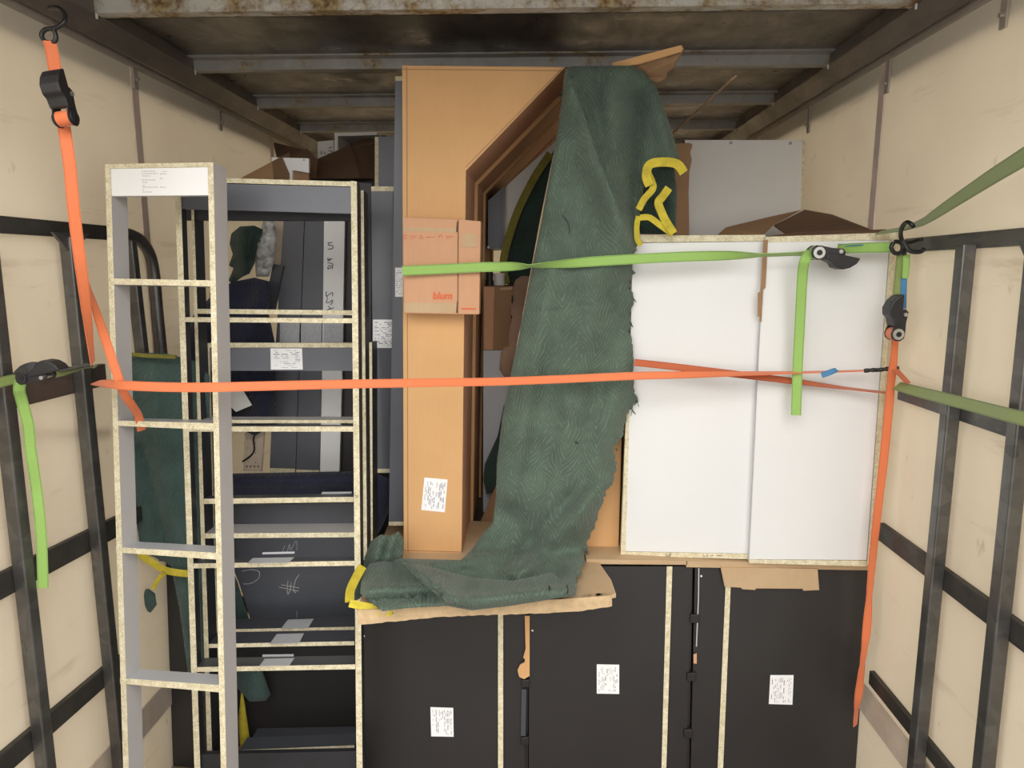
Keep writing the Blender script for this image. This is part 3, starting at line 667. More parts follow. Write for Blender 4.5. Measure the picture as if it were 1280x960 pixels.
# ------------------------------------------------------------ black base cabinets
P = PL(640, 850, 2.225, 0, 2)
ZT = P.w(860, 707).z                                   # height of their tops
CB = [M['chip'], M['black']]
def yrow(x): return 707
def base_cab(label, xl, xr, chipx, screw, lab, fill, seed):
    """xl/xr = (top px, bottom px)"""
    g = P.root('base_cabinet', label, 'cabinet', 'black base cabinets'); g.matrix_world = P.M
    mb = MB(); P.poly(mb, [(xl[0], 708), (xr[0], 708), (xr[1], 970), (xl[1], 970)], .016, .56 if seed != 31 else 1.12); mb.build('body', M['black'], g)
    parts = sorted(chipx)
    P.part('edge_strip', [(parts[0][0], 708), (parts[0][1], 708), (parts[0][3], 970), (parts[0][2], 970)], -.001, .016, CB, g)
    for f in fill:
        P.part('front_panel', [(f[0], 708), (f[1], 708), (f[3], 970), (f[2], 970)], f[4], .016, M['black'], g)
    mb = MB(); mb.disc(P.uv(screw[0], screw[1], -.001+.002), (0, 1, 0), .0035, .003, 10); mb.build('screw', M['screw'], g)
    label_on(P, lab, .0, g, True, 12, 'paper', seed); return g
g1 = base_cab('black base cabinet under the left half of the carton, label low on its front', (450, 455), (661, 660), [(622.5, 629, 622.5, 629)], (455, 795),
    [(538, 884), (566.5, 885), (567, 921), (539, 920.5)], [(450.5, 622, 455, 622, 0), (629.5, 657, 629.5, 656, .006)], 31)
g2 = base_cab('middle black base cabinet with its label at mid height and tape clips beside it', (662, 661), (866, 862), [(833.5, 840.5, 827, 833)], (665.5, 788),
    [(746, 830.5), (774, 831), (774, 867.5), (746, 867)], [(662, 833, 661, 826.5, 0), (841, 865, 834, 858, .003)], 32)
g3 = base_cab('right black base cabinet by the right wall with its edge strip left of the label', (869.5, 865.5), (1085, 1066), [(908, 914.5, 897, 904)], (846.5+30, 708+12),
    [(963, 844), (992, 844), (990.5, 881), (961, 880)], [(869, 907.5, 864, 896.5, .003), (915, 1088, 904.5, 1071, 0)], 33)
for g, pts in ((g1, [(656.5, 855, .9), (655.5, 927, .9)]), (g2, [(868, 774, 1), (864, 847, 1), (860, 918, 1)])):
    for x, y, s in pts:
        P.part('clip', [(x-5*s, y-5*s), (x+6*s, y-6*s), (x+6*s, y+5*s), (x-5*s, y+5*s)], -.008, .004, M['rubber'], g, bevel=.002)
P.part('cover_strip', [(652, 862), (658, 862), (657, 920), (651, 920)], -.003, .004, M['dark'], g1)
mb = MB().tube([P.uv(x, y, -.004) for x, y in ((873.5, 710), (873, 750), (870.5, 808))], .0022, 6).build('cable', M['papers'], g3)
o = P.part('cardboard_scrap', [(867, 818), (871, 817), (871, 830), (867, 829)], -.004, -.001, M['cardp']); props(o, 'tiny cardboard scrap in the gap between the right two black cabinets', 'cardboard')
o = P.part('cardboard_strip', [(656, 770), (662, 770), (662, 845), (655, 849), (649, 846), (647, 838), (650, 831), (656, 828), (656, 824), (654, 822), (657, 812)], -.008, -.002, [M['card'], M['carde']])
props(o, 'torn cardboard strip with a rounded end hanging between two black cabinets', 'cardboard')

# ------------------------------------------------------------ cardboard sheets on top of the base cabinets
sh = empty('cardboard_sheet', (0.0, 2.2, ZT), 'torn flat cardboard sheet lying on the black cabinets under the green blanket', 'cardboard')
top = [atZ(x, y, ZT+.012) for x, y in ((446, 762), (520, 757), (620, 754), (700, 749), (752, 745), (770, 742), (764, 725), (748, 702))]
top[0].z += .0; ins = [Vector((.31, 2.6, ZT+.012)), Vector((-.56, 2.6, ZT+.012))]
P_ = top+ins; bot = [v-Vector((0, 0, .013 if i < 6 else .004)) for i, v in enumerate(P_)]
mb = MB(); mb.prism([v-sh.location for v in P_], [v-sh.location for v in bot], 0, 1, 0); mb.build('sheet', [M['cardt'], M['carde']], sh)
# drooping front lip, torn
mb = MB(); pr = []
xs = list(range(447, 771, 6)); rnd = random.Random(5)
for i, x in enumerate(xs):
    t = (x-447)/(770-447); yt = 763-15*t-4*t*t; yb = (781-10*min(1, t*3) if t < .33 else 771-8*(t-.33)/.67)+rnd.uniform(-.6, .6) - (6*max(0, t-.85)/.15 if t > .85 else 0)
    a = atZ(x, yt, ZT+.012); b = atY(x, max(yb, yt+4), a.y-.004); pr.append((a, b))
for k, (a, b) in enumerate(pr):
    mb.v += [a-sh.location, b-sh.location, b+Vector((0, .02, 0))-sh.location, a+Vector((0, .02, 0))-sh.location]
for k in range(len(pr)-1):
    for j in range(4): mb.f.append((k*4+j, k*4+(j+1) % 4, k*4+4+(j+1) % 4, k*4+4+j)); mb.mi.append(0)
mb.f += [(3, 2, 1, 0), tuple(len(mb.v)-4+i for i in range(4))]; mb.mi += [0, 0]
mb.build('torn_edge', M['carde'], sh)
P2 = PL(960, 712, 2.235, 0, 0)
fr = [atZ(x, y, ZT+z) for x, y, z in ((771, 702, .014), (880, 701, .014), (985, 706, .014), (1090, 709, .014))]
mb = MB()
for (x0, x1, t0, t1, mt) in ((733, 859, 701, 707, 0), (858, 1092, 703.5, 711, 0)):
    P2.poly(mb, [(x0, t0-2), (x1, t0+1.5 if x1 > 900 else t0), (x1, t1+2 if x1 > 900 else t1-1), (x0, t1-2)], -.006, .5)
o = mb.build('cardboard_sheet', M['cardt'], M=P2.M); props(o, 'thin cardboard sheet sandwiched under the white cabinets', 'cardboard')
o = P2.part('cardboard_flap', [(901, 709.5), (1022, 711), (1024, 737.5), (1004, 738.5), (1004, 736), (945, 735.5), (944, 737.5), (928, 736.5), (926, 734.5), (906, 733.5)], -.012, -.006, [M['cardt'], M['carde']])
props(o, 'plain cardboard flap hanging over the front of the right black cabinet', 'cardboard')

# ------------------------------------------------------------ big angled cartons
P = PL(540, 400, 2.29, 0, 0)
CC = [M['card'], M['carde']]
car = P.root('angled_carton', 'tall brown carton with a slanted cut-away corner and a shipping label', 'carton', 'angled cartons stacked front to back'); car.matrix_world = P.M
P.part('body', [(502.5, 81.5), (707, 83.5), (582.5, 213.5), (577, 694.5), (504.5, 692.5)], 0, .325, [M['card'], M['cardp']], car, bevel=.002)
K2 = lambda q: q
for a, b in (((503, 86.5), (704, 88.5)), ((508.5, 84), (510, 692)), ((505, 688), (577, 690)), ((703, 85), (582, 209))):
    mb = MB(); p, q = P.uv(*a, -.0006), P.uv(*b, -.0006); mb.tube([p, q], .0012, 4); mb.build('crease', M['cardd'], car)
label_on(P, [(530.5, 597), (559.5, 599.5), (556, 640.5), (526.5, 637.5)], 0, car, True, 13, 'paper', 41)
AC = [(502.5, 83), (705, 85), (582.5, 213.5), (577, 694.5), (504.5, 692.5)]
for i, (e, d, th) in enumerate(((.010, .335, .27), (.018, .625, .33), (.027, .975, .09))):
    fr = [P.uv(x, y) for x, y in AC]
    for q in fr[1:4]: q.x += e
    fr[2].z -= e*.5; fr[1].z -= .01
    fr = [Vector((q.x, d, q.z)) for q in fr]; bk_ = [Vector((q.x, d+th, q.z)) for q in fr]
    q = MB().prism(fr, bk_, 0, 1).build('angled_carton', [M['card'], M['cardp']], M=P.M)
    props(q, ['second slanted carton directly behind the front one', 'third slanted carton in the row behind the front one', 'rearmost slanted carton of the row behind the front one'][i], 'carton', 'angled cartons stacked front to back')
# small carton strapped in front
P = PL(550, 330, 2.225, 0, 0)
c2 = P.root('small_carton', 'small flat brown hardware carton with red print strapped onto the tall carton', 'carton'); c2.matrix_world = P.M
P.part('body', [(503, 271.5), (573, 274), (573, 393), (505, 391.5)], 0, .055, M['cardp'], c2, bevel=.002)
P.part('body_side', [(573, 274), (601, 276.5), (599, 393), (573, 393)], .001, .055, M['cardp'], c2, bevel=.002)
o = P.part('tape', [(504, 284), (572, 285.5), (572, 290), (504, 289)], -.0006, .0005, M['cardt'], c2)
P.part('tape', [(505, 378), (572, 379), (572, 391), (505, 390)], -.0006, .0005, M['cardt'], c2)
mb = MB(); mb.tube([P.uv(572.5, 275, -.0005), P.uv(572, 392, -.0005)], .0012, 4); mb.build('crease', M['cardx'], c2)
for y0, y1 in ((277, 290), (377, 391)): MB().tube([P.uv(571.8, y0, -.001), P.uv(570.8, y1, -.001)], .0022, 5).build('slot', M['cardx'], c2)
cu = bpy.data.curves.new('t', 'FONT'); cu.body = 'blum'; cu.size = .058; cu.shear = .12; cu.extrude = .004; cu.offset = .0016
to = bpy.data.objects.new('t', cu); COL.objects.link(to); bpy.context.view_layer.update()
me = bpy.data.meshes.new_from_object(to.evaluated_get(bpy.context.evaluated_depsgraph_get())); bpy.data.objects.remove(to)
a = P.uv(541, 373.8, -.001); wd = (P.uv(565.5, 374, -.001)-a).x; bw = max(v.co.x for v in me.vertices)-min(v.co.x for v in me.vertices); x0 = min(v.co.x for v in me.vertices)
for v in me.vertices: v.co = (a.x+(v.co.x-x0)*wd/bw, a.y-v.co.z*.1, a.z+v.co.y*wd/bw)
me.materials.clear(); me.materials.append(M['redink'])
for p in me.polygons: p.material_index = 0
bm = bmesh.new(); bm.from_mesh(me); bmesh.ops.recalc_face_normals(bm, faces=bm.faces); bm.to_mesh(me); bm.free()
to = bpy.data.objects.new('red_lettering', me); COL.objects.link(to); to.parent = c2; me.update()
P.part('red_bar', [(576.5, 385.2), (595, 385.2), (595, 386.8), (576.5, 386.8)], -.0008, .0002, M['redink'], c2)
strokes(P, [[(505, 294), (509, 294)], [(505, 298), (509, 298)], [(505, 294), (505, 298)], [(513, 295.5), (520, 295.5)], [(513, 298), (518, 298)], [(526, 294), (524, 298), (528, 298), (526, 294)], [(532, 296.5), (543, 296.5)],
    [(549, 297.5), (549, 295), (552, 294), (553, 297.5)], [(557, 295.5), (567, 295.5)], [(557, 297.8), (562, 297.8)]], -.0006, .0016, 'redink', c2, 'red_symbol')
P.part('worn_patch', [(578, 292), (597, 293), (597, 309), (578, 309)], -.0006, .0005, M['cardt'], c2)

# ------------------------------------------------------------ the gap behind the cartons
P = PL(620, 300, 2.95, 0, 0)
o = P.part('slate_cabinet', [(610, 251), (632, 231), (631, 311), (610, 311)], 0, .3, M['slate']); props(o, 'slate-grey cabinet side seen through the gap beside the cartons', 'cabinet')
MB().disc(P.uv(610.5, 309, -.001), (0, 1, 0), .005, .003, 10).build('screw', M['screw'], o)
P.part('edge', [(625, 238), (631.5, 232), (630, 311), (624, 311)], -.003, .0, M['dark'], o)
P = PL(660, 300, 2.80, 0, 0)
o = P.part('light_board', [(634, 231), (702, 170), (720, 170), (720, 420), (634, 420)], .15, .17, M['offwhite']); props(o, 'light grey panel deep in the gap above the dark green blanket', 'panel')
P = PL(615, 520, 2.74, 0, 0)
o = P.part('pale_board', [(604, 438), (650, 438), (650, 640), (604, 640)], 0, .3, M['grey2']); props(o, 'pale grey panel standing below the brown carton in the gap', 'panel')
P = PL(620, 400, 2.74, 0, 0)
g = P.root('brown_carton', 'shadowed brown carton inside the gap between the tall cartons and the blanket', 'carton'); g.matrix_world = P.M
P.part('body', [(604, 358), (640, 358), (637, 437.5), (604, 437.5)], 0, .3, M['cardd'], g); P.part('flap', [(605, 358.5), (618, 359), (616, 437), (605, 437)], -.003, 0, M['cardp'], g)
P.part('flap', [(624, 360), (641, 358.5), (641, 362), (626, 363)], -.01, -.004, M['cardt'], g)
P = PL(613, 348, 2.80, 0, 0)
mb = MB(); a = P.w(612, 357); mb.tube([a, a+Vector((0, 0, .02)), a+Vector((0, 0, .022)), a+Vector((0, 0, .055)), a+Vector((0, 0, .06))], [.016, .016, .013, .013, .007], 14)
o = mb.build('dark_bottle', M['rubber'], smooth='auto'); props(o, 'small black bottle on top of the shadowed brown carton', 'bottle')
mb = MB(); a = P.w(624, 357); mb.tube([a, a+Vector((0, 0, .002)), a+Vector((0, 0, .036)), a+Vector((0, 0, .040)), a+Vector((0, 0, .048))], [.020, .022, .022, .024, .023], 16)
o = mb.build('white_tub', M['white'], smooth='auto'); props(o, 'small white tub on top of the shadowed brown carton', 'tub')
bl = empty('moving_blanket', atY(670, 340, 2.9), 'dark green blanket with olive hem hanging deep in the gap', 'blanket')
cloth('drape', [(694, 186), (675, 214), (652, 262), (638, 300), (632, 340), (640, 362), (660, 372), (690, 360), (712, 300), (712, 190)], lambda x, y: 2.88, M['greend'], 7, parent=bl)
hem([(688, 192), (668, 222), (648, 262), (635, 300), (629, 330), (633, 355)], 2.86, bl, .030, 'hemo', 15)
def ty(x, y): return 2.42
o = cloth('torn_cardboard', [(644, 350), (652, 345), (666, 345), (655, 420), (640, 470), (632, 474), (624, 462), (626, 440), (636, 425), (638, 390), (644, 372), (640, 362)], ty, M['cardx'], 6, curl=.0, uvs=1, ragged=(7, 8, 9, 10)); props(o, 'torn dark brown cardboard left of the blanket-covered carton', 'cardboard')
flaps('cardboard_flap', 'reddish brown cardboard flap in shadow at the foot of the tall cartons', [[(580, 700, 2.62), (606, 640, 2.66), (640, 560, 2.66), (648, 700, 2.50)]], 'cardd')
o = cloth('black_bag', [(606, 580), (622, 545), (630, 505), (636, 560), (626, 612), (608, 618), (604, 600)], lambda x, y: 2.66, M['greend'], 6); props(o, 'dark bundled cloth in the gap beside the pale grey panel', 'cloth')

# ------------------------------------------------------------ blanket-covered carton and its blanket
P = PL(715, 400, 2.34, 0, 0)
g = P.root('covered_carton', 'tall brown carton hidden under the big green blanket', 'carton'); g.matrix_world = P.M
P.part('body', [(712, 100), (804, 96), (786, 290), (781, 480), (777, 560), (773, 698), (640, 698), (640, 480)], 0, .3, [M['card'], M['cardd']], g, bevel=.003)
P = PL(675, 300, 2.26, 0, 0)
o = P.part('cardboard_sheet', [(709, 108), (714, 108), (664, 390), (640, 506), (632, 505), (652, 400), (676, 270)], 0, .06, [M['carde'], M['cardd']]); props(o, 'narrow raw cardboard edge running down the left side of the big blanket', 'cardboard')
flaps('cardboard_flap', 'torn brown cardboard flap sticking up above the blanket to the roof', [[(764, 79, 2.28), (852, 56.5, 2.20), (854, 63, 2.20), (845, 76, 2.22), (842, 84, 2.24), (834, 90, 2.26), (832, 98, 2.28), (822, 103, 2.29), (800, 95, 2.30)]], 'cardd', .012)
flaps('cardboard_edge', 'pale folded edge of the cardboard flap above the blanket', [[(764, 79, 2.275), (851, 56.5, 2.19), (854, 61, 2.19), (851, 65, 2.19), (800, 80, 2.25), (770, 85, 2.28)]], 'card', .01)

def ybig(x, y):
    Y = 2.235
    if y > 600: Y = min(Y, atZ(x, y, ZT+.045).y)
    # upper body
    Y += ridge(x, y, (800, 110), (800, 300), 20, -.03) if y < 320 else 0
    Y += crease(x, y, (800, 330), (718, 92), 55, .05, 2) + ridge(x, y, (716, 92), (796, 325), 7, -.0)
    Y += ridge(x, y, (768, 120), (770, 300), 16, .02) + ridge(x, y, (745, 96), (752, 200), 8, -.015)
    Y += ridge(x, y, (800, 120), (792, 260), 5, -.045)
    Y += ridge(x, y, (815, 110), (838, 200), 12, .03)
    Y += ridge(x, y, (700, 180), (665, 330), 14, .02)
    Y += ridge(x, y, (735, 330), (700, 640), 30, .035)
    Y += ridge(x, y, (690, 330), (640, 620), 12, .03) + ridge(x, y, (770, 480), (722, 660), 12, .03) + ridge(x, y, (700, 520), (665, 650), 9, -.02)
    Y += ridge(x, y, (630, 640), (690, 705), 14, -.03) + ridge(x, y, (755, 610), (640, 725), 13, .055) + ridge(x, y, (735, 600), (650, 690), 9, -.03)
    # puddle at the foot
    if y > 655:
        Y += crease(x, y, (498, 699), (568, 753), 26, .10, 2) if x < 660 else 0
        Y += ridge(x, y, (575, 750), (705, 738), 9, .07)
        Y += crease(x, y, (560, 708), (700, 722), 14, .0, 2) + ridge(x, y, (545, 712), (640, 727), 7, -.06) + ridge(x, y, (640, 727), (700, 716), 7, -.05)
        Y += ridge(x, y, (462, 738), (545, 733), 6, .05) + ridge(x, y, (466, 750), (552, 744), 3.5, -.05) + ridge(x, y, (640, 690), (565, 704), 7, .05)
        Y += ridge(x, y, (480, 708), (486, 735), 5, .03) + ridge(x, y, (495, 706), (502, 730), 4, -.03)
    Y += .006*math.sin(x*.10+y*.03)
    if y > 600: Y = min(Y, atZ(x, y, ZT+.022).y)
    return Y
big = empty('moving_blanket', atY(660, 700, 2.2), 'large green quilted blanket with yellow hem draped over the central carton', 'blanket')
BO = [(708, 86), (716, 82.5), (790, 82), (806, 90), (820, 108), (832, 140), (842, 170), (850, 202), (812, 206), (806, 230), (800, 262), (797, 300),
      (791, 318), (787, 350), (792, 372), (788, 400), (790, 425), (792, 448), (791, 470), (797, 503), (786, 512), (780, 536), (768, 560), (771, 588), (758, 620), (745, 652), (738, 672), (731, 690), (728, 716), (716, 745),
      (690, 749), (640, 757), (590, 763), (556, 757), (510, 760), (478, 764), (462, 752), (450, 742), (452, 722), (462, 704), (502, 698), (576, 700), (590, 686), (606, 664), (616, 654),
      (620, 620), (621, 580), (628, 520), (640, 460), (656, 380), (676, 280), (696, 170)]
cloth('drape', BO, ybig, M['green'], 5.5, .008, .02, ragged=tuple(range(11, 29)), parent=big)
cloth('folded_layer', [(712, 92), (722, 118), (742, 178), (766, 242), (793, 316), (788, 350), (745, 385), (668, 395), (655, 392), (664, 345), (678, 280), (697, 172)],
    lambda x, y: ybig(x, y)-.005-.055*max(0, 1-max(0, ((796-78*(325-y)/233)-x))/38)*(1 if y > 110 else .4)*(1 if y < 262 else max(0, 1-(y-262)/45)), M['green'], 5, .010, .016, parent=big)
cloth('folded_layer', [(502, 702), (520, 722), (544, 742), (562, 754), (590, 759), (640, 753), (700, 741), (704, 726), (690, 716), (640, 726), (590, 722), (545, 710)],
    lambda x, y: min(ybig(x, y)-.006-.035*max(0, 1-max(0, x-(500+(y-700)*1.25))/45), atZ(x, y, ZT+.06).y), M['green'], 4.5, .010, .016, parent=big)
cloth('corner_bundle', [(452, 716), (456, 696), (464, 676), (476, 668), (488, 670), (498, 664), (505, 676), (503, 700), (480, 706), (462, 708)],
    lambda x, y: 2.16+ridge(x, y, (478, 674), (470, 700), 5, .03)+ridge(x, y, (492, 672), (484, 700), 4, .03)+ridge(x, y, (484, 674), (478, 700), 3, -.03), M['green'], 4, parent=big)
hem([(453, 708), (445, 722), (438, 738), (437, 752)], lambda x, y: 2.03-.0026*(y-708), big, .026)
hem([(437, 754), (450, 757), (466, 760), (480, 766), (490, 763)], 1.885, big, .022)
cloth('hem_lining', [(453, 712), (455, 730), (450, 748), (442, 752), (443, 738), (447, 722)], lambda x, y: 2.06, M['greend'], 4, parent=big)
# flap on the right with its hem, and the dangling corner
cloth('underlap', [(808, 206), (842, 206), (846, 240), (845, 293), (800, 293), (797, 262)], lambda x, y: 2.30+ridge(x, y, (820, 210), (816, 250), 5, .03)+ridge(x, y, (838, 240), (840, 290), 6, .03), M['greend'], 5, parent=big)
hem([(812, 232), (808, 220), (812, 206), (828, 202.5), (846, 205), (855, 216)], 2.19, big, .026, wob=10)
hem([(809, 214), (815, 228), (816, 236), (806, 248), (798, 262)], 2.20, big, .020)
hem([(836, 235), (828, 246), (823, 254), (830, 272), (842, 292)], 2.21, big, .024, wob=35)
hem([(800, 272), (812, 272), (826, 282), (841, 293)], 2.22, big, .018)
hem([(798, 270), (796, 284), (797, 300), (802, 306)], 2.22, big, .016)
# frays on the torn edge and small tears
mb = MB(); rnd = random.Random(9)
for (x, y) in ((791, 372), (788, 402), (795, 500), (790, 512), (770, 560), (732, 688), (718, 742), (686, 732), (704, 740)):
    for k in range(4):
        a = atY(x, y, 2.2); mb.tube([a-big.location, a+Vector((rnd.uniform(-.006, .012), rnd.uniform(-.01, 0), -rnd.uniform(.004, .022)))-big.location], .0012, 3)
o = mb.build('frayed_thread', M['greend'], big); o['kind'] = 'stuff'
mb = MB()
for q in ([(703, 269), (708, 275), (711, 281), (712, 292)], [(686, 728), (687, 738)], [(709, 732), (710, 742)], [(719, 552), (722, 554)]):
    mb.tube([atY(x, y, ybig(x, y)-.006)-big.location for x, y in q], .0022, 5)
mb.build('tear', M['inkd'], big)

# ------------------------------------------------------------ white cabinets
P = PL(780, 690, 2.275, 5, 0)
CWH = [M['chip'], M['white']]
w1 = P.root('white_cabinet', 'left white cabinet back panel behind the crossing straps', 'cabinet', 'white cabinets'); w1.matrix_world = P.M
mb = MB(); P.poly(mb, [(789, 300), (938, 296), (922, 690), (784, 688)], .02, .42); mb.build('body', M['white'], w1)
P.part('back_panel', [(791, 304), (957, 302), (950, 420), (935.5, 692), (782, 689)], 0, .02, M['white'], w1)
P.part('edge_strip', [(800, 294.5), (957, 293.5), (957, 301.5), (800, 303)], -.001, .42, [M['chip'], M['offwhite']], w1)
P.part('edge_strip', [(783, 500), (787.5, 500), (782, 690), (776, 690)], -.001, .42, M['chip'], w1)
P.part('edge_strip', [(776, 689.5), (935, 692.5), (935, 699), (776, 695)], -.001, .42, M['chip'], w1)
strokes(P, [[(833, 692), (833, 695), (836, 695)], [(837, 692), (837, 695.5), (839, 692)], [(878, 693.5), (881, 696)], [(884, 693.5), (884, 696.5)], [(888, 695), (892, 694)], [(896, 694.5), (903, 694.8)]], -.0015, .0016, 'inkd', w1, 'marker_mark')
w2 = P.root('white_cabinet', 'right white cabinet back panel beside the right wall gate', 'cabinet', 'white cabinets'); w2.matrix_world = P.M
mb = MB(); P.poly(mb, [(960, 298), (1119, 293), (1087, 696), (940, 695)], -.004, .40); mb.build('body', M['white'], w2)
P.part('back_panel', [(959.5, 303), (1112, 300), (1083, 700), (936.5, 699), (944, 530), (950, 420)], -.024, -.004, M['white'], w2)
P.part('edge_strip', [(957, 296), (1120, 290.5), (1120, 299.5), (958, 303)], -.025, .40, [M['chip'], M['offwhite']], w2)
P.part('edge_strip', [(1113, 300), (1120, 299.5), (1107, 470), (1090, 706), (1084, 706), (1100, 480)], -.025, .40, [M['chip'], M['offwhite']], w2)
P.part('edge_strip', [(936.5, 699.5), (1083.5, 701), (1083.5, 708), (936.5, 704)], -.025, .40, M['chip'], w2)
g = P.root('corner_protector', 'narrow torn brown cardboard strip in the joint between the two white cabinets', 'cardboard'); g.matrix_world = P.M
P.part('strip', [(955, 300), (960, 300), (957, 360), (953.5, 362), (952, 402), (949.5, 402), (951, 362), (952, 345)], -.032, -.025, [M['cardd'], M['carde']], g)
P.part('strip', [(947.5, 366), (952, 364), (951, 394), (947, 396)], -.036, -.0321, [M['cardd'], M['carde']], g)
mb = MB(); mb.tube([P.uv(949.5, 404, -.0255), P.uv(944, 530, -.0255), P.uv(936, 698, -.0255)], .0014, 4); mb.build('joint_line', M['ink'], w2)

# ------------------------------------------------------------ behind and above the white cabinets
P = PL(930, 240, 2.85, 0, 0)
g = P.root('upright_board', 'big off-white panel standing upright behind the white cabinets', 'panel'); g.matrix_world = P.M
mb = MB(); P.poly(mb, [(856, 175), (1003, 175), (1000, 300), (856, 300)], 0, .018); mb.build('panel', M['offwhite'], g)
P.part('raw_edge', [(1003, 175), (1006.5, 176), (1003, 300), (1000, 300)], 0, .018, M['chip'], g)
for x, y in ((913.5, 178.5), (988, 179)): MB().disc(P.uv(x, y, -.0005), (0, 1, 0), .006, .003, 10).build('screw', M['ink'], g)
P = PL(930, 400, 2.80, 0, 0)
o = P.part('support_cabinet', [(800, 300), (980, 298), (960, 970), (800, 970)], .0, .7, M['inner']); props(o, 'dark cabinet hidden behind the white cabinets', 'cabinet')
mb = MB(); rr = []; rnd = random.Random(2)
P = PL(853, 235, 2.62, 0, 0)
pts = [(838, 180), (848, 178), (865, 179), (866, 182), (863, 190), (865, 200), (862, 215), (861, 240), (862, 300), (838, 300)]
o = P.part('cardboard_wrap', pts, 0, .05, [M['cardd'], M['cardx']], bevel=.004); props(o, 'upright brown cardboard piece between the green blanket and the off-white panel', 'cardboard')
flaps('cardboard_flap', 'long brown cardboard flap lying on top of the white cabinets', [[(898, 293, 2.50), (908, 284, 2.52), (962, 271, 2.60), (1003, 262, 2.7), (968, 281, 2.5), (955, 293, 2.40)]], 'cardd')
flaps('open_cardboard_lid', 'dark peaked cardboard lid standing open on the right white cabinet', [[(968, 281, 2.5), (1006, 262, 2.66), (1040, 268, 2.62), (1082, 284, 2.45), (1098, 290, 2.40), (984, 292, 2.42)],
    [(957, 295.5, 2.30), (1000, 290, 2.33), (1108, 286.5, 2.24), (1106, 289.5, 2.22), (1000, 293.5, 2.31), (957, 297.5, 2.30)]])
flaps('cardboard_lip', 'thin dark cardboard lip under the peaked lid on the right white cabinet', [[(1040, 293, 2.36), (1098, 290, 2.32), (1117, 296, 2.22), (1050, 298, 2.25)]])
mb = MB(); a, b = atY(826, 182, 2.87), atY(918, 98, 2.42); d = (b-a).normalized(); s = Vector((.024, 0, .018)); t = d.cross(s).normalized()*.006
mb.prism([a-s*.6, a+s*.6, b+s*.35, b-s*.35], [v+t for v in (a-s*.6, a+s*.6, b+s*.35, b-s*.35)])
o = mb.build('wooden_stick', M['wood']); props(o, 'thin wooden stick poking up to the roof right of the blanket', 'stick')

# ------------------------------------------------------------ straps, hooks and ratchets
def ratchet(px, py, Y, ang, roll, label, s=1.0, col='rubber', web='wgreen', flip=1, disc=True):
    """ratchet buckle: local x along the strap, z across, y towards the back"""
    g = empty('ratchet_buckle', (0, 0, 0), label, 'ratchet')
    g.matrix_world = Matrix.Translation(atY(px, py, Y)) @ Matrix.Rotation(math.radians(-ang), 4, 'Y') @ Matrix.Rotation(math.radians(roll), 4, 'X') @ Matrix.Scale(s, 4)
    pr = [(-.018, .008), (-.010, .017), (.004, .018), (.03, .016), (.058, .018), (.066, .010), (.064, -.002), (.03, -.010), (.0, -.018), (-.012, -.014), (-.018, -.004)]
    for y in (-.019, .016):
        MB().prism([(x, y, z*flip) for x, z in pr], [(x, y+.003, z*flip) for x, z in pr]).build('side_plate', M[col], g)
    hp = [(.02, .002), (.05, .004), (.104, .0), (.098, -.014), (.084, -.026), (.066, -.033), (.048, -.030), (.040, -.020), (.02, -.014)]
    MB().prism([(x, -.022, z*flip) for x, z in hp], [(x, .022, z*flip) for x, z in hp]).build('handle', M['rubber'], g, bevel=.003)
    MB().disc((0, 0, 0), (0, 1, 0), .0145, .046, 20).build('spool', M['zinc'] if disc else M['rubber'], g, smooth='auto')
    MB().disc((0, 0, 0), (0, 1, 0), .007, .050, 12).build('spindle', M['hook'], g, smooth='auto')
    MB().disc((.052, 0, .010*flip), (0, 1, 0), .005, .048, 12).build('bolt', M['zinc'], g, smooth='auto')
    MB().disc((.0, 0, 0), (0, 1, 0), .0165, .030, 20).build('rolled_webbing', M[web], g, smooth='auto')
    return g
def hookwire(name, pts, label, r=.0045, cat='hook', closed=False):
    mb = MB(); mb.tube(catmull([atY(*p) for p in pts], 8), r, 8); o = mb.build(name, M['hook'], smooth=True); return props(o, label, cat)
def strap(label, pts, w, mat, **k): return props(ribbon('tie_down_strap', pts, w, M[mat], **k), label, 'strap')
# green upper strap
strap('bright green strap running from the small carton across the blanket to the white cabinets', [(503, 338.5, 2.20), (560, 336, 2.208), (600, 334, 2.205), (640, 333, 2.20, -30), (663, 332.5, 2.185, -75), (690, 331, 2.175, -50), (740, 327, 2.165, -8), (790, 324, 2.17), (850, 321, 2.17), (905, 319.5, 2.165, -25), (950, 319, 2.155, -72), (990, 317.5, 2.145, -72), (1022, 316, 2.14, -60)], .030, 'wgreen')
ratchet(1020, 316, 2.115, -8, 0, 'black ratchet buckle on the green strap in front of the right white cabinet', 1.15)
strap('bright green strap tail hanging down the right white cabinet', [(1012, 316, 2.11, 30), (1006, 326, 2.10), (1003, 345, 2.12), (1000, 400, 2.14), (997, 460, 2.145), (995, 519, 2.145)], .029, 'wgreen', wob=8)
strap('short bright green strap between the black ratchet and the wall hook', [(1046, 311.5, 2.125, -30), (1070, 310, 2.13, -10), (1090, 309.5, 2.13), (1117, 309, 2.12, 8)], .029, 'wgreen')
strap('small blue tag sewn on the green strap beside the ratchet', [(1048, 307, 2.128, 40), (1068, 306, 2.128, 70), (1078, 305.5, 2.13, 70)], .012, 'wblue')
hookwire('ring_hook', [(1117, 303, 2.08), (1114, 309, 2.08), (1118, 316, 2.08), (1125, 316, 2.08), (1129, 309, 2.08), (1125, 303, 2.08), (1118, 302, 2.08)], 'black wire ring holding the end of the short green strap', .006)
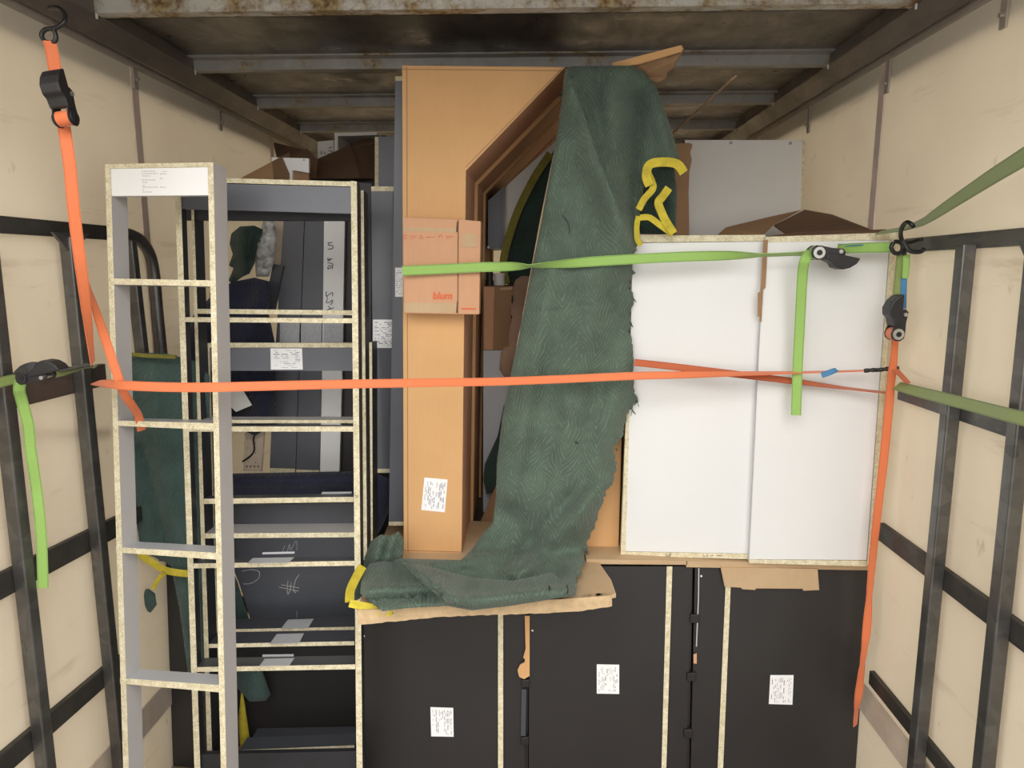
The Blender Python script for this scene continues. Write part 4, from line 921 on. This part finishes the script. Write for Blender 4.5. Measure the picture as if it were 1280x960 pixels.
hookwire('s_hook', [(1142, 284, 1.98), (1139, 280, 1.98), (1133, 278, 2.0), (1127, 285, 2.03), (1126, 296, 2.06), (1131, 306, 2.06), (1138, 314, 2.05), (1150, 315, 2.03), (1155, 311, 2.02)], 'black S-shaped hook on the top bar of the right gate', .006)
hookwire('wire_hook', [(1131, 318, 2.07), (1128, 311, 2.08), (1130, 303, 2.08), (1138, 303, 2.07), (1148, 300, 2.05), (1152, 299, 2.04)], 'small black wire hook just below the S-shaped hook', .0055)
# vertical strap at the right wall
strap('green strap loop hanging from the wall hook above the blue tag', [(1133, 318, 2.08), (1132.5, 335, 2.08, 10), (1131, 348, 2.08, 30)], .018, 'wgreen')
strap('small blue tag hanging under the green loop at the right gate', [(1130, 346, 2.085), (1129.5, 365, 2.085), (1129, 386, 2.085)], .016, 'wblue')
strap('olive green strap hanging vertically along the right cabinet edge', [(1127, 318, 2.09, 20), (1124, 350, 2.09, 20), (1120, 395, 2.09, 10)], .026, 'wolive')
ratchet(1118, 417, 2.05, 86, 0, 'black ratchet buckle hanging vertically at the right cabinet edge', 1.08, web='worange', flip=-1)
strap('orange strap hanging down the right wall to the lower cabinets, twisted at its end', [(1119, 424, 2.07, 45), (1117, 450, 2.08, 40), (1114, 475, 2.09, 30), (1110, 520, 2.10, 25), (1104, 580, 2.11, 25), (1097, 640, 2.11, 30), (1091, 695, 2.11, 30), (1087, 740, 2.12, 50), (1083, 790, 2.12, 20), (1078, 830, 2.12, 60), (1074, 862, 2.12, 25), (1071, 885, 2.12, 60), (1069, 907, 2.12, 70)], .025, 'worange', wob=15)
strap('short orange strap end angled from the cabinet edge to the right gate', [(1119, 462, 2.07, 40), (1127, 470, 2.04, 50), (1135, 479, 2.02, 50)], .018, 'wrust')
# right wall straps
strap('olive green strap rising from the hook to the upper right', [(1098, 291, 2.16, 76), (1125, 286.5, 2.09, 74), (1148, 279, 1.98, 62), (1165, 270, 1.88, 50), (1200, 247, 1.70, 38), (1240, 221, 1.52, 28), (1282, 195, 1.36, 22), (1330, 165, 1.22, 20)], .034, 'wolive')
strap('olive green strap along the middle bar of the right gate', [(1121, 482, 2.08, 30), (1145, 489, 1.98, 10), (1175, 496.5, 1.84), (1220, 508, 1.66), (1262, 519, 1.50), (1290, 526, 1.42), (1330, 536, 1.30)], .030, 'wolive')
# long orange strap
strap('long bright orange strap stretched across the whole load', [(119, 478, 1.86, 60), (135, 479.5, 1.80, 30), (160, 482, 1.765, 5), (215, 484, 1.76), (270, 484, 1.76), (330, 482.5, 1.80), (440, 480, 1.90), (560, 478, 2.01), (620, 477, 2.07), (700, 474, 2.13), (790, 470, 2.15, 10), (860, 468.5, 2.15, 35), (930, 467, 2.15, 60), (1000, 465.5, 2.145, 76), (1060, 464, 2.14, 80), (1083, 463, 2.13, 80)], .0245, 'worange')
strap('small blue tag on the thin end of the long orange strap', [(1027, 469, 2.13, 0), (1036, 466, 2.13, 0), (1046, 462, 2.13, 50)], .017, 'wblue')
mb = MB(); mb.tube(catmull([atY(*p) for p in ((1080, 463.5, 2.12), (1092, 462.5, 2.115), (1098, 462.5, 2.115), (1110, 461, 2.11), (1124, 460, 2.10))], 6), [.005+.002*abs(math.sin(i*.8)) for i in range(25)], 8)
props(mb.build('strap_hook', M['hook'], smooth=True), 'black twisted hook at the right end of the long orange strap', 'hook')
strap('rust orange strap crossing downwards over the white cabinets', [(793, 453, 2.20), (830, 457, 2.20), (880, 463, 2.19), (930, 469, 2.18, 20), (980, 475, 2.175, 30), (1010, 479, 2.17, 50), (1060, 485.5, 2.16, 72), (1114, 491.5, 2.13, 78)], .022, 'wrust')
# left orange strap from the roof rail
hookwire('s_hook', [(62, 10, 1.70), (73, 10, 1.68), (81, 18, 1.66), (80, 28, 1.65), (70, 35, 1.65), (57, 37, 1.65), (52, 44, 1.65), (57, 52, 1.65), (67, 53, 1.65), (70, 46, 1.65), (67, 36, 1.65)], 'black S-shaped hook on the left roof rail holding the orange strap', .005)
strap('orange strap hanging from the left roof hook down to its ratchet', [(62, 51, 1.645), (66, 70, 1.645), (70, 95, 1.64), (74, 114, 1.64)], .026, 'worange')
rt = ratchet(82, 148, 1.62, 98, 90, 'black ratchet buckle on the orange strap at the upper left', 1.0, web='worange', flip=-1, disc=False)
strap('orange strap running down the left wall beside the grey shelf frame', [(80, 158, 1.645), (84, 185, 1.645), (88, 215, 1.65), (92, 260, 1.66), (98, 310, 1.68), (104, 355, 1.70, 20), (109, 395, 1.72, 40), (113, 430, 1.74, 60), (116, 454, 1.76, 70)], .026, 'worange', wob=6)
strap('loose orange strap tail hooked over the shelf frame and hanging behind its rung', [(106, 350, 1.71, 50), (113, 366, 1.73, 70), (122, 395, 1.76, 35), (132, 425, 1.78, 10), (141, 452, 1.785), (150, 478, 1.79), (157, 495, 1.80, 15), (166, 508, 1.83, 20), (173, 520, 1.87, 20), (177, 538, 1.90, 10)], .022, 'worange')
strap('dark rust orange strap lying straight along the lower left wall', [(-30, 540, 1.62), (0, 540, 1.70), (60, 540.5, 1.86), (134, 541, 2.10)], .024, 'wrust')
# green lashing on the left gate
strap('olive green strap wound along the brown bar of the left gate', [(-25, 484, 1.55), (0, 478, 1.60), (22, 473, 1.64), (40, 470, 1.68), (70, 466, 1.75, 20), (100, 459, 1.86, 50), (116, 457, 1.92, 70)], .024, 'wolive', wob=30)
strap('ragged light green strap tail hanging down the left wall', [(28, 470, 1.60), (24, 486, 1.60), (27, 500, 1.62), (35, 530, 1.64), (38, 560, 1.65), (44, 600, 1.66), (49, 640, 1.66), (52, 680, 1.66), (54, 735, 1.66)], .024, 'wgreen', wob=30)
ratchet(34, 471, 1.60, 12, 0, 'dark ratchet buckle wound with green strap on the left gate bar', .9, web='wolive', flip=-1, disc=False)
strap('black strap bundle twisted around the left gate ratchet', [(22, 470, 1.59), (30, 462, 1.58), (44, 458, 1.585), (60, 462, 1.60, 40), (68, 466, 1.63, 60)], .022, 'wblack', wob=40)
strap('thin black strap end hooked near the left shelf panel', [(72, 463, 1.74, 40), (95, 459, 1.83, 60), (114, 456, 1.90, 50)], .012, 'wblack', wob=30)
